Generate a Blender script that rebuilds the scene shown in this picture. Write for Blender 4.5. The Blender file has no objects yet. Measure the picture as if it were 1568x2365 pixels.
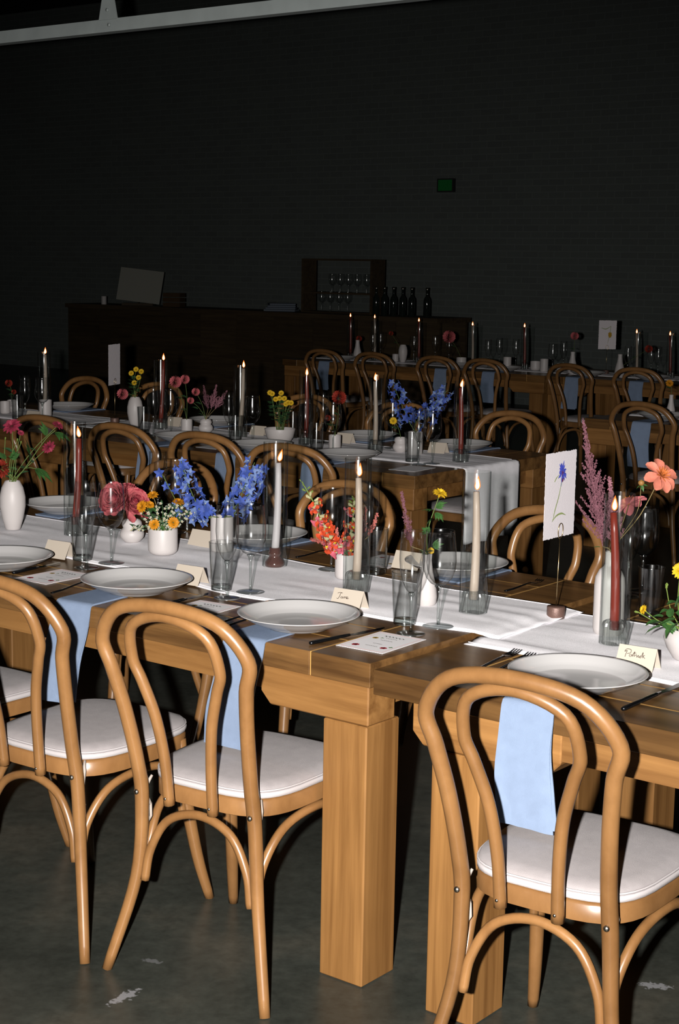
import bpy, math, random
from mathutils import Vector, Matrix, noise as mnoise

# ------------------------------------------------------------------ camera, light, exposure
SC = bpy.context.scene
COL = SC.collection
F, CX, CY = 3700.0, 784.0, 1182.5
EYE = Vector((0, 0, 1.60))
PITCH, ROLL = math.radians(8.76), math.radians(1.0)
FW = Vector((0, math.cos(PITCH), -math.sin(PITCH)))
_rt = Vector((1, 0, 0)); _up = _rt.cross(FW)
RT = _rt * math.cos(ROLL) + _up * math.sin(ROLL)
UP = -_rt * math.sin(ROLL) + _up * math.cos(ROLL)
cam_d = bpy.data.cameras.new('camera')
cam_d.sensor_fit = 'VERTICAL'; cam_d.sensor_height = 36.0
cam_d.lens = F / 2365.0 * 36.0
cam_d.clip_end = 200
cam = bpy.data.objects.new('camera', cam_d); COL.objects.link(cam)
cam.matrix_world = Matrix(((RT.x, UP.x, -FW.x, EYE.x), (RT.y, UP.y, -FW.y, EYE.y), (RT.z, UP.z, -FW.z, EYE.z), (0, 0, 0, 1)))
SC.camera = cam

world = bpy.data.worlds.new('night'); SC.world = world
world.use_nodes = True
world.node_tree.nodes['Background'].inputs[0].default_value = (0.004, 0.005, 0.005, 1)
world.node_tree.nodes['Background'].inputs[1].default_value = 1.0

# the camera's own flash gun, mounted a hand's breadth to the side of the lens
fl = bpy.data.lights.new('camera_flash', 'SPOT'); fl.energy = 1650; fl.shadow_soft_size = 0.022
fl.spot_size = math.radians(66); fl.spot_blend = 1.0
fl.color = (1.0, 0.965, 0.93)
flo = bpy.data.objects.new('camera_flash', fl); COL.objects.link(flo); flo.location = (-0.15, 0.03, 1.605)
_aim = FW - UP * (330 / F)
flo.rotation_euler = _aim.to_track_quat('-Z', 'Y').to_euler()

SC.view_settings.view_transform = 'Standard'
SC.view_settings.look = 'None'
SC.view_settings.gamma = 1.0
SC.view_settings.use_curve_mapping = False
SC.view_settings.exposure = 0.0
SC.cycles.transparent_max_bounces = 32
SC.cycles.max_bounces = 10
SC.cycles.transmission_bounces = 10
SC.cycles.caustics_reflective = False
SC.cycles.caustics_refractive = False
SC.cycles.sample_clamp_indirect = 4.0

# ------------------------------------------------------------------ places
ANG = math.radians(38.0)
U = Vector((math.cos(ANG), -math.sin(ANG), 0)); V = Vector((math.sin(ANG), math.cos(ANG), 0))
O = Vector((0.072, 3.371, 0))
TZ = 0.75            # table height
W = 1.12             # table width

def uv(u, v, z=TZ): return O + U * u + V * v + Vector((0, 0, z))
def ray(x, y): return RT * ((x - CX) / F) - UP * ((y - CY) / F) + FW
def onz(x, y, z=TZ):                 # photo pixel -> point on a level surface
    d = ray(x, y); return EYE + d * ((z - EYE.z) / d.z)
def ony(x, y, Y):                    # photo pixel -> point at the depth of a thing that stands there
    d = ray(x, y); return EYE + d * (Y / d.y)
def onrow(x, v, z=TZ):               # column of the photo -> point on the line v = const of a table row
    lo, hi = -14.0, 6.0
    for _ in range(50):
        m = (lo + hi) / 2; p = uv(m, v, z) - EYE
        if CX + F * p.dot(RT) / p.dot(FW) < x: lo = m
        else: hi = m
    return uv((lo + hi) / 2, v, z)
def touv(p): q = p - O; return q.dot(U), q.dot(V)

# ------------------------------------------------------------------ materials
MATS = {}
def nodes(name):
    m = bpy.data.materials.new(name); m.use_nodes = True
    nt = m.node_tree; b = nt.nodes['Principled BSDF']; return m, nt, b
def plain(name, col, rough=.6, spec=.5, metal=0, var=0.0, scale=30, bump=0.0, bscale=200, sss=0, sheen=0, coat=0):
    if name in MATS: return MATS[name]
    m, nt, b = nodes(name)
    b.inputs['Base Color'].default_value = (*col, 1); b.inputs['Roughness'].default_value = rough
    b.inputs['Specular IOR Level'].default_value = spec; b.inputs['Metallic'].default_value = metal
    b.inputs['Sheen Weight'].default_value = sheen; b.inputs['Coat Weight'].default_value = coat
    tc = nt.nodes.new('ShaderNodeTexCoord')
    if var:
        n = nt.nodes.new('ShaderNodeTexNoise'); n.inputs['Scale'].default_value = scale; n.inputs['Detail'].default_value = 4
        nt.links.new(tc.outputs['Object'], n.inputs['Vector'])
        r = nt.nodes.new('ShaderNodeValToRGB'); r.color_ramp.elements[0].position = .3; r.color_ramp.elements[1].position = .7
        r.color_ramp.elements[0].color = (*[c * (1 - var) for c in col], 1); r.color_ramp.elements[1].color = (*[min(1, c * (1 + var)) for c in col], 1)
        nt.links.new(n.outputs['Fac'], r.inputs['Fac']); nt.links.new(r.outputs['Color'], b.inputs['Base Color'])
    if bump:
        n2 = nt.nodes.new('ShaderNodeTexNoise'); n2.inputs['Scale'].default_value = bscale; n2.inputs['Detail'].default_value = 3
        nt.links.new(tc.outputs['Object'], n2.inputs['Vector'])
        bp = nt.nodes.new('ShaderNodeBump'); bp.inputs['Strength'].default_value = bump; bp.inputs['Distance'].default_value = .002
        nt.links.new(n2.outputs['Fac'], bp.inputs['Height']); nt.links.new(bp.outputs['Normal'], b.inputs['Normal'])
    MATS[name] = m; return m
def wood(name, dark, light, stretch=(1.5, 26, 26), rough=.42, spec=.4, rand=.35):
    if name in MATS: return MATS[name]
    m, nt, b = nodes(name); N = nt.nodes.new; Lk = nt.links.new
    tc = N('ShaderNodeTexCoord'); oi = N('ShaderNodeObjectInfo')
    mul = N('ShaderNodeVectorMath'); mul.operation = 'SCALE'; mul.inputs[0].default_value = (13.1, 7.7, 5.3); Lk(oi.outputs['Random'], mul.inputs['Scale'])
    add = N('ShaderNodeVectorMath'); add.operation = 'ADD'; Lk(tc.outputs['Object'], add.inputs[0]); Lk(mul.outputs[0], add.inputs[1])
    mp = N('ShaderNodeMapping'); mp.inputs['Scale'].default_value = stretch; Lk(add.outputs[0], mp.inputs['Vector'])
    n = N('ShaderNodeTexNoise'); n.inputs['Scale'].default_value = 1.0; n.inputs['Detail'].default_value = 7; n.inputs['Roughness'].default_value = .62; n.inputs['Distortion'].default_value = .35
    Lk(mp.outputs[0], n.inputs['Vector'])
    r = N('ShaderNodeValToRGB'); e = r.color_ramp.elements
    e[0].position = .32; e[0].color = (*dark, 1); e[1].position = .68; e[1].color = (*light, 1)
    Lk(n.outputs['Fac'], r.inputs['Fac'])
    n3 = N('ShaderNodeTexNoise'); n3.inputs['Scale'].default_value = 5; n3.inputs['Detail'].default_value = 2; Lk(add.outputs[0], n3.inputs['Vector'])
    hs = N('ShaderNodeHueSaturation'); Lk(r.outputs[0], hs.inputs['Color'])
    mr = N('ShaderNodeMapRange'); mr.inputs['From Min'].default_value = .2; mr.inputs['From Max'].default_value = .8; mr.inputs['To Min'].default_value = 1 - rand * .6; mr.inputs['To Max'].default_value = 1 + rand * .6
    ad = N('ShaderNodeMath'); ad.operation = 'MULTIPLY_ADD'; ad.inputs[1].default_value = .5; Lk(oi.outputs['Random'], ad.inputs[0])
    hm = N('ShaderNodeMath'); hm.operation = 'MULTIPLY'; hm.inputs[1].default_value = .5; Lk(n3.outputs['Fac'], hm.inputs[0]); Lk(hm.outputs[0], ad.inputs[2])
    Lk(ad.outputs[0], mr.inputs['Value']); Lk(mr.outputs[0], hs.inputs['Value']); Lk(hs.outputs[0], b.inputs['Base Color'])
    b.inputs['Roughness'].default_value = rough; b.inputs['Specular IOR Level'].default_value = spec
    bp = N('ShaderNodeBump'); bp.inputs['Strength'].default_value = .12; bp.inputs['Distance'].default_value = .002; Lk(n.outputs['Fac'], bp.inputs['Height']); Lk(bp.outputs[0], b.inputs['Normal'])
    MATS[name] = m; return m
def glass_shell(name, edge=(.30, .34, .34), tint=(.985, .992, .99), k=1.0, power=4.0):
    # thin clear glass: mirror by Fresnel, the rest passes; slanted glass is thicker and so greyer
    if name in MATS: return MATS[name]
    m = bpy.data.materials.new(name); m.use_nodes = True; nt = m.node_tree; N = nt.nodes.new; Lk = nt.links.new
    nt.nodes.remove(nt.nodes['Principled BSDF']); out = nt.nodes['Material Output']
    lw = N('ShaderNodeLayerWeight'); lw.inputs['Blend'].default_value = .5
    pw = N('ShaderNodeMath'); pw.operation = 'POWER'; pw.inputs[1].default_value = power; Lk(lw.outputs['Facing'], pw.inputs[0])
    mk = N('ShaderNodeMath'); mk.operation = 'MULTIPLY_ADD'; mk.inputs[1].default_value = .35; mk.inputs[2].default_value = .05 * k; mk.use_clamp = True; Lk(pw.outputs[0], mk.inputs[0])
    mx = N('ShaderNodeMix'); mx.data_type = 'RGBA'; mx.inputs[6].default_value = (*tint, 1); mx.inputs[7].default_value = (*edge, 1); Lk(pw.outputs[0], mx.inputs[0])
    tr = N('ShaderNodeBsdfTransparent'); Lk(mx.outputs[2], tr.inputs[0])
    g1 = N('ShaderNodeBsdfGlossy'); g1.inputs['Roughness'].default_value = .02
    g2 = N('ShaderNodeBsdfGlossy'); g2.inputs['Roughness'].default_value = .15
    mg = N('ShaderNodeMixShader'); mg.inputs[0].default_value = .5; Lk(g1.outputs[0], mg.inputs[1]); Lk(g2.outputs[0], mg.inputs[2])
    ms = N('ShaderNodeMixShader'); Lk(mk.outputs[0], ms.inputs[0]); Lk(tr.outputs[0], ms.inputs[1]); Lk(mg.outputs[0], ms.inputs[2])
    Lk(ms.outputs[0], out.inputs[0]); MATS[name] = m; return m
def glass_solid(name, col=(.96, .98, .97), rough=.02):
    if name in MATS: return MATS[name]
    m, nt, b = nodes(name)
    b.inputs['Base Color'].default_value = (*col, 1); b.inputs['Transmission Weight'].default_value = 1; b.inputs['Roughness'].default_value = rough; b.inputs['IOR'].default_value = 1.45
    MATS[name] = m; return m
def emit(name, col, s, alpha=1.0):
    if name in MATS: return MATS[name]
    m = bpy.data.materials.new(name); m.use_nodes = True; nt = m.node_tree; N = nt.nodes.new; Lk = nt.links.new
    nt.nodes.remove(nt.nodes['Principled BSDF']); out = nt.nodes['Material Output']
    e = N('ShaderNodeEmission'); e.inputs[0].default_value = (*col, 1); e.inputs[1].default_value = s
    if alpha < 1:
        t = N('ShaderNodeBsdfTransparent'); ms = N('ShaderNodeMixShader'); ms.inputs[0].default_value = alpha
        Lk(t.outputs[0], ms.inputs[1]); Lk(e.outputs[0], ms.inputs[2]); Lk(ms.outputs[0], out.inputs[0])
    else: Lk(e.outputs[0], out.inputs[0])
    MATS[name] = m; return m

M_TOP = wood('walnut_top', (.055, .026, .009), (.155, .078, .026), rough=.30, spec=.45, rand=.5)
M_EDGE = M_TOP
M_APRON = wood('honey_apron', (.12, .052, .014), (.235, .115, .036), rough=.5, spec=.25)
M_LEG = wood('honey_leg', (.125, .055, .015), (.235, .115, .036), stretch=(30, 30, 1.4), rough=.5, spec=.25)
M_SEAM = plain('pale_seam', (.46, .26, .075), .6, .3)
M_BENT = wood('bent_beech', (.148, .069, .023), (.236, .117, .042), stretch=(9, 9, 5), rough=.33, spec=.5, rand=.3)
M_CUSH = plain('cushion_canvas', (.275, .25, .25), .9, .15, var=.06, scale=40, bump=.5, bscale=900, sheen=.1)
M_BAND = plain('cushion_band', (.42, .39, .39), .9, .15, bump=.4, bscale=900)
M_TIE = plain('cotton_tie', (.36, .31, .27), .9, .1)
M_STEEL = plain('bolt_steel', (.35, .32, .27), .3, .5, metal=1)
M_RUN = plain('runner_linen', (.86, .84, .87), .9, .12, var=.03, scale=60, bump=.5, bscale=700, sheen=.1)
M_NAP = plain('blue_napkin', (.175, .226, .322), .9, .1, var=.05, scale=35, bump=.5, bscale=1100)
M_CER = plain('white_ceramic', (.43, .40, .39), .45, .35, bump=.08, bscale=300)
M_PLATE = plain('glazed_plate', (.42, .41, .405), .12, .5)
M_PAPER = plain('menu_paper', (.80, .78, .79), .7, .2)
M_CARD = plain('cream_card', (.42, .365, .30), .7, .2)
M_SIGN = plain('deckled_paper', (.56, .525, .545), .85, .1, bump=.3, bscale=500)
M_INK = plain('black_ink', (.015, .014, .014), .6, .2)
M_INKB = plain('brown_ink', (.05, .03, .02), .6, .2)
M_CUT = plain('black_cutlery', (.028, .03, .034), .16, .5, metal=.9)
M_HUR = glass_shell('hurricane_glass', edge=(.34, .39, .39), tint=(.965, .975, .97), k=1.0, power=5)
M_WINE = glass_shell('wine_glass', edge=(.08, .09, .09), k=1.7, power=2.6)
M_TUMB = glass_shell('tumbler_glass', edge=(.28, .31, .31), k=1.6, power=3.2)
M_GSOL = glass_shell('clear_glass', edge=(.16, .18, .18), tint=(.90, .93, .92), k=2.2, power=2.0)
M_RIB = glass_shell('ribbed_glass', edge=(.40, .44, .43), tint=(.965, .975, .97), k=2.4, power=1.8)
M_FOOT = glass_shell('glass_foot', edge=(.72, .76, .76), tint=(.97, .98, .98), k=2.6, power=3)
M_AMB = plain('amber_glass', (.055, .015, .009), .14, .6, coat=.5)
M_WAXW = plain('white_wax', (.40, .37, .38), .5, .35)
M_WAXC = plain('cream_wax', (.36, .285, .23), .45, .35)
M_WAXR = plain('red_wax', (.155, .02, .012), .35, .45)
M_WICK = plain('wick', (.02, .015, .01), .8, .1)
M_FL1 = emit('flame_core', (1.0, .72, .36), 9.0)
M_FL2 = emit('flame_mantle', (1.0, .19, .03), 2.6, .62)
M_BRONZE = plain('bronze_base', (.13, .075, .06), .4, .4, metal=.3, bump=.4, bscale=500)
M_BRASS = plain('brass_rod', (.45, .33, .17), .28, .5, metal=1)
M_STEM = plain('green_stem', (.075, .115, .026), .6, .3)
M_LEAF = plain('green_leaf', (.03, .085, .02), .5, .35, var=.3, scale=60)
M_DARKLEAF = plain('dark_leaf', (.018, .05, .018), .55, .3, var=.3, scale=60)
M_TWIG = plain('straw_stem', (.16, .12, .05), .7, .2)

# ------------------------------------------------------------------ mesh helpers
def crom(P, n=8, closed=False):
    P = [Vector(p) for p in P]
    if closed: Q = [P[-1]] + P + P[:2]
    else: Q = [P[0] * 2 - P[1]] + P + [P[-1] * 2 - P[-2]]
    out = []
    for i in range(1, len(Q) - 2):
        a, b, c, d = Q[i - 1], Q[i], Q[i + 1], Q[i + 2]
        for k in range(n):
            t = k / n
            out.append(((b * 2) + (c - a) * t + (a * 2 - b * 5 + c * 4 - d) * t * t + (b * 3 - a - c * 3 + d) * t ** 3) * .5)
    if not closed: out.append(P[-1].copy())
    return out
class MB:
    def __init__(s): s.v = []; s.f = []
    def add(s, verts, faces):
        o = len(s.v); s.v += [tuple(v) for v in verts]; s.f += [tuple(i + o for i in f) for f in faces]; return s
    def box(s, x0, x1, y0, y1, z0, z1):
        v = [(x, y, z) for x in (x0, x1) for y in (y0, y1) for z in (z0, z1)]
        return s.add(v, [(0, 1, 3, 2), (4, 6, 7, 5), (0, 4, 5, 1), (2, 3, 7, 6), (0, 2, 6, 4), (1, 5, 7, 3)])
    def prism(s, poly, y0, y1):      # polygon in xz extruded along y
        n = len(poly); v = [(x, y0, z) for x, z in poly] + [(x, y1, z) for x, z in poly]
        f = [tuple(range(n)), tuple(range(2 * n - 1, n - 1, -1))]
        for i in range(n): j = (i + 1) % n; f.append((j, i, i + n, j + n))
        return s.add(v, f)
    def tube(s, pts, r, n=8, caps=True):
        pts = [Vector(p) for p in pts]; m = len(pts)
        if not hasattr(r, '__len__'): r = [r] * m
        elif len(r) != m: r = [r[0] + (r[-1] - r[0]) * i / (m - 1) if len(r) == 2 else interp(i / (m - 1), r) for i in range(m)]
        t0 = (pts[1] - pts[0]).normalized(); a = t0.orthogonal().normalized(); vs = []; fs = []
        for i, p in enumerate(pts):
            t = (pts[min(i + 1, m - 1)] - pts[max(i - 1, 0)]); t = t.normalized() if t.length > 1e-9 else t0
            a = (a - t * a.dot(t)); a = a.normalized() if a.length > 1e-6 else t.orthogonal().normalized(); b = t.cross(a)
            for k in range(n):
                th = 2 * math.pi * k / n; vs.append(p + (a * math.cos(th) + b * math.sin(th)) * r[i])
        for i in range(m - 1):
            for k in range(n):
                k2 = (k + 1) % n; fs.append((i * n + k, i * n + k2, (i + 1) * n + k2, (i + 1) * n + k))
        if caps: fs.append(tuple(range(n - 1, -1, -1))); fs.append(tuple((m - 1) * n + k for k in range(n)))
        return s.add(vs, fs)
    def lathe(s, prof, n=24, rib=None, off=(0, 0, 0)):
        vs = []; fs = []; m = len(prof)
        for i, (r, z) in enumerate(prof):
            for k in range(n):
                th = 2 * math.pi * k / n; rr = r
                if rib and rib[0] <= i <= rib[1]: rr = r * (1 + rib[2] * (1 if k % 2 else -1))
                vs.append((off[0] + rr * math.cos(th), off[1] + rr * math.sin(th), off[2] + z))
        for i in range(m - 1):
            for k in range(n):
                k2 = (k + 1) % n; fs.append((i * n + k, i * n + k2, (i + 1) * n + k2, (i + 1) * n + k))
        if prof[0][0] > 1e-5: fs.append(tuple(range(n - 1, -1, -1)))
        if prof[-1][0] > 1e-5: fs.append(tuple((m - 1) * n + k for k in range(n)))
        return s.add(vs, fs)
    def shell(s, prof, n=24, off=(0, 0, 0)):   # open surface of revolution
        a = MB(); a.lathe(prof, n, off=off)
        a.f = [f for f in a.f if len(f) <= 4 or n <= 4]; return s.add(a.v, a.f)
    def loft(s, rings, caps=True):
        n = len(rings[0]); vs = [p for r in rings for p in r]; fs = []
        for i in range(len(rings) - 1):
            for k in range(n):
                k2 = (k + 1) % n; fs.append((i * n + k, i * n + k2, (i + 1) * n + k2, (i + 1) * n + k))
        if caps: fs.append(tuple(range(n - 1, -1, -1))); fs.append(tuple((len(rings) - 1) * n + k for k in range(n)))
        return s.add(vs, fs)
    def grid(s, P):                  # P[i][j] points
        a, b = len(P), len(P[0]); vs = [p for r in P for p in r]
        return s.add(vs, [(i * b + j, i * b + j + 1, (i + 1) * b + j + 1, (i + 1) * b + j) for i in range(a - 1) for j in range(b - 1)])
    def petal(s, M, L, Wd, cup=.2, bend=.4, tip=.6, nl=4, nw=2, wave=0.0, point=False):
        # lies along +x of M, curls toward +z
        P = []
        for i in range(nl + 1):
            t = i / nl; a = bend * t; row = []
            if point: w = Wd * (math.sin(math.pi * min(1, (.12 + t * .88) ** tip)) * .98 + .05 * (1 - t))
            else: w = Wd * (.22 + .78 * (t / .62) ** .8 if t < .62 else math.sqrt(max(0, 1 - ((t - .62) / .40) ** 2)))
            x = L * (math.sin(a) / a if abs(bend) > 1e-4 and a else 1) * t; z = L * t * (1 - math.cos(a)) / a if a else 0
            for j in range(-nw, nw + 1):
                q = j / nw
                row.append(M @ Vector((x, q * w / 2, z + cup * w * q * q + wave * Wd * math.sin(3 * q + 9 * t))))
            P.append(row)
        return s.grid(P)
    def mesh(s, name, smooth=True):
        me = bpy.data.meshes.new(name); me.from_pydata(s.v, [], s.f); me.validate(); me.update()
        if smooth: me.polygons.foreach_set('use_smooth', [True] * len(me.polygons))
        return me
    def build(s, name, mat, parent=None, smooth=True, loc=None, rot=None):
        me = s.mesh(name, smooth); me.materials.append(mat); return link(name, me, parent, loc, rot)
def interp(t, arr):
    x = t * (len(arr) - 1); i = min(int(x), len(arr) - 2); return arr[i] + (arr[i + 1] - arr[i]) * (x - i)
def link(name, me, parent=None, loc=None, rot=None):
    o = bpy.data.objects.new(name, me); COL.objects.link(o)
    if parent is not None: o.parent = parent
    if loc is not None: o.location = loc
    if rot is not None: o.rotation_euler = rot if hasattr(rot, '__len__') else (0, 0, rot)
    return o
def tag(o, label, cat, group=None):
    o['label'] = label; o['category'] = cat
    if group: o['group'] = group
    return o
def thing(name, label, cat, loc=(0, 0, 0), rot=0, group=None):
    o = link(name, None, None, loc, rot); o.empty_display_size = .05; return tag(o, label, cat, group)
def bevel(o, w=.004, seg=2):
    m = o.modifiers.new('bevel', 'BEVEL'); m.width = w; m.segments = seg; m.limit_method = 'ANGLE'; return o
def auto(o, deg=40):
    m = o.modifiers.new('edge', 'EDGE_SPLIT'); m.split_angle = math.radians(deg); return o
def kids(o): return [c for c in bpy.data.objects if c.parent == o]
KID = {}
def dup(root, label, loc, rot, group=None, cat=None):
    r = root.copy(); COL.objects.link(r); r.location = loc; r.rotation_euler = (0, 0, rot); tag(r, label, cat or root['category'], group)
    if root.name not in KID: KID[root.name] = [(c, kids(c)) for c in kids(root)]
    for c, gs in KID[root.name]:
        k = c.copy(); COL.objects.link(k); k.parent = r
        for g in gs: q = g.copy(); COL.objects.link(q); q.parent = k
    return r
def struct(o): o['kind'] = 'structure'; return o
RN = random.Random(7)

# ------------------------------------------------------------------ the room
def room():
    m, nt, b = nodes('polished_concrete'); N = nt.nodes.new; Lk = nt.links.new
    tc = N('ShaderNodeTexCoord')
    n1 = N('ShaderNodeTexNoise'); n1.inputs['Scale'].default_value = 1.3; n1.inputs['Detail'].default_value = 6; n1.inputs['Roughness'].default_value = .65; Lk(tc.outputs['Object'], n1.inputs['Vector'])
    n2 = N('ShaderNodeTexNoise'); n2.inputs['Scale'].default_value = 26; n2.inputs['Detail'].default_value = 6; n2.inputs['Roughness'].default_value = .7; Lk(tc.outputs['Object'], n2.inputs['Vector'])
    r1 = N('ShaderNodeValToRGB'); e = r1.color_ramp.elements
    e[0].position = .30; e[0].color = (.022, .025, .021, 1); e[1].position = .68; e[1].color = (.066, .061, .047, 1)
    k = e.new(.5); k.color = (.038, .041, .034, 1); Lk(n1.outputs['Fac'], r1.inputs['Fac'])
    mr = N('ShaderNodeMapRange'); mr.inputs['From Min'].default_value = .3; mr.inputs['From Max'].default_value = .7; mr.inputs['To Min'].default_value = .72; mr.inputs['To Max'].default_value = 1.25; Lk(n2.outputs['Fac'], mr.inputs['Value'])
    mx = N('ShaderNodeMix'); mx.data_type = 'RGBA'; mx.blend_type = 'MULTIPLY'; mx.inputs[0].default_value = 1; Lk(r1.outputs[0], mx.inputs[6]); Lk(mr.outputs[0], mx.inputs[7])
    last = mx.outputs[2]
    # worn pale scuffs in the concrete
    for (px, py, a, lx, ly) in ((287, 2302, -.55, .055, .019), (1512, 2277, -.2, .045, .02), (352, 2220, -.4, .03, .012)):
        p = onz(px, py, 0)
        mp = N('ShaderNodeMapping'); mp.vector_type = 'TEXTURE'; mp.inputs['Location'].default_value = (p.x, p.y, 0); mp.inputs['Rotation'].default_value = (0, 0, .95 if a < -.5 else a); mp.inputs['Scale'].default_value = (lx, ly, 1)
        Lk(tc.outputs['Object'], mp.inputs['Vector'])
        ln = N('ShaderNodeVectorMath'); ln.operation = 'LENGTH'; Lk(mp.outputs[0], ln.inputs[0])
        nn = N('ShaderNodeTexNoise'); nn.inputs['Scale'].default_value = 90; nn.inputs['Detail'].default_value = 4; Lk(tc.outputs['Object'], nn.inputs['Vector'])
        sb = N('ShaderNodeMath'); sb.operation = 'MULTIPLY_ADD'; sb.inputs[1].default_value = 2.4; Lk(nn.outputs['Fac'], sb.inputs[0]); Lk(ln.outputs['Value'], sb.inputs[2])
        rm = N('ShaderNodeMapRange'); rm.inputs['From Min'].default_value = 1.75; rm.inputs['From Max'].default_value = 2.05; rm.inputs['To Min'].default_value = .75 if a != -.4 else .3; rm.inputs['To Max'].default_value = 0; Lk(sb.outputs[0], rm.inputs['Value'])
        m2 = N('ShaderNodeMix'); m2.data_type = 'RGBA'; m2.inputs[7].default_value = (.26, .26, .27, 1); Lk(rm.outputs[0], m2.inputs[0]); Lk(last, m2.inputs[6]); last = m2.outputs[2]
    Lk(last, b.inputs['Base Color'])
    rr = N('ShaderNodeMapRange'); rr.inputs['To Min'].default_value = .22; rr.inputs['To Max'].default_value = .5; Lk(n1.outputs['Fac'], rr.inputs['Value']); Lk(rr.outputs[0], b.inputs['Roughness'])
    b.inputs['Specular IOR Level'].default_value = .4
    bp = N('ShaderNodeBump'); bp.inputs['Strength'].default_value = .06; bp.inputs['Distance'].default_value = .002; Lk(n2.outputs['Fac'], bp.inputs['Height']); Lk(bp.outputs[0], b.inputs['Normal'])
    u0, u1, v0, v1, h = -24, 9, -7.0, 13.6, 5.2
    c = [uv(u0, v0, 0), uv(u1, v0, 0), uv(u1, v1, 0), uv(u0, v1, 0)]
    dz = Vector((0, 0, .2))
    o = MB().loft([[p - dz for p in c], c]).build('floor', m, smooth=False); struct(o)
    ceil = plain('dark_ceiling', (.03, .027, .024), .9, .1)
    cc = [p + Vector((0, 0, h)) for p in c]
    struct(MB().loft([cc, [p + dz for p in cc]]).build('ceiling', ceil, smooth=False))
    # brick back wall: painted dark, faint courses
    mb_, nt, b = nodes('dark_brick'); N = nt.nodes.new; Lk = nt.links.new
    tc = N('ShaderNodeTexCoord'); br = N('ShaderNodeTexBrick')
    mp = N('ShaderNodeMapping'); mp.inputs['Rotation'].default_value = (math.radians(90), 0, 0); Lk(tc.outputs['Object'], mp.inputs['Vector'])
    br.inputs['Color1'].default_value = (.105, .118, .110, 1); br.inputs['Color2'].default_value = (.094, .104, .098, 1); br.inputs['Mortar'].default_value = (.122, .136, .128, 1)
    br.inputs['Scale'].default_value = 1; br.inputs['Brick Width'].default_value = .215; br.inputs['Row Height'].default_value = .075; br.inputs['Mortar Size'].default_value = .006
    Lk(mp.outputs[0], br.inputs['Vector']); Lk(br.outputs['Color'], b.inputs['Base Color']); b.inputs['Roughness'].default_value = .9; b.inputs['Specular IOR Level'].default_value = .1
    R = Matrix.Rotation(-ANG, 4, 'Z')
    o = MB().box(u0, u1, 0, .25, 0, h).build('wall_back', mb_, smooth=False); o.location = uv(0, v1, 0); o.rotation_euler = (0, 0, -ANG); struct(o)
    dk = plain('dark_plaster', (.09, .088, .08), .9, .1, var=.1, scale=2)
    o = MB().box(-.25, 0, v0, v1 + .25, 0, h).build('wall_left', dk, smooth=False); o.location = uv(u0, 0, 0); o.rotation_euler = (0, 0, -ANG); struct(o)
    o = MB().box(0, .25, v0, v1 + .25, 0, h).build('wall_right', dk, smooth=False); o.location = uv(u1, 0, 0); o.rotation_euler = (0, 0, -ANG); struct(o)
room()

# overhead steel member with its gusset hangers, 
def overhead():
    steel = plain('grey_steel', (.46, .51, .50), .7, .3, var=.08, scale=8)
    p0 = EYE + ray(0, 88) * (1.12 / ray(0, 88).z); q0 = touv(p0); z = p0.z
    t = thing('steel_beam', 'pale grey steel beam hung overhead below the dark ceiling', 'beam', uv(q0[0], q0[1], z), -ANG)
    MB().box(-6, 9, -.02, .04, -.030, .030).build('beam_bar', steel, t, False)
    ph = EYE + ray(243, 57) * (1.12 / ray(243, 57).z); uh = touv(ph)[0] - q0[0]
    for du in (0, 3.2, -3.2):
        g = MB().prism([(uh + du - .062, .026), (uh + du + .062, .026), (uh + du + .022, .20), (uh + du - .022, .20)], -.026, -.018).build('gusset_plate', steel, t, False)
        MB().tube([(uh + du, .0, .19), (uh + du, .0, 5.2 - z)], .018, 8).build('hanger_rod', steel, t)
        for zz in (.0, .07, .14):
            MB().lathe([(0, .0), (.009, .0), (.009, .006), (0, .008)], 8).build('bolt_head', steel, g, loc=(uh + du + (.012 if zz == 0 else 0), -.026, zz), rot=(math.pi / 2, 0, 0))
overhead()

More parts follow.
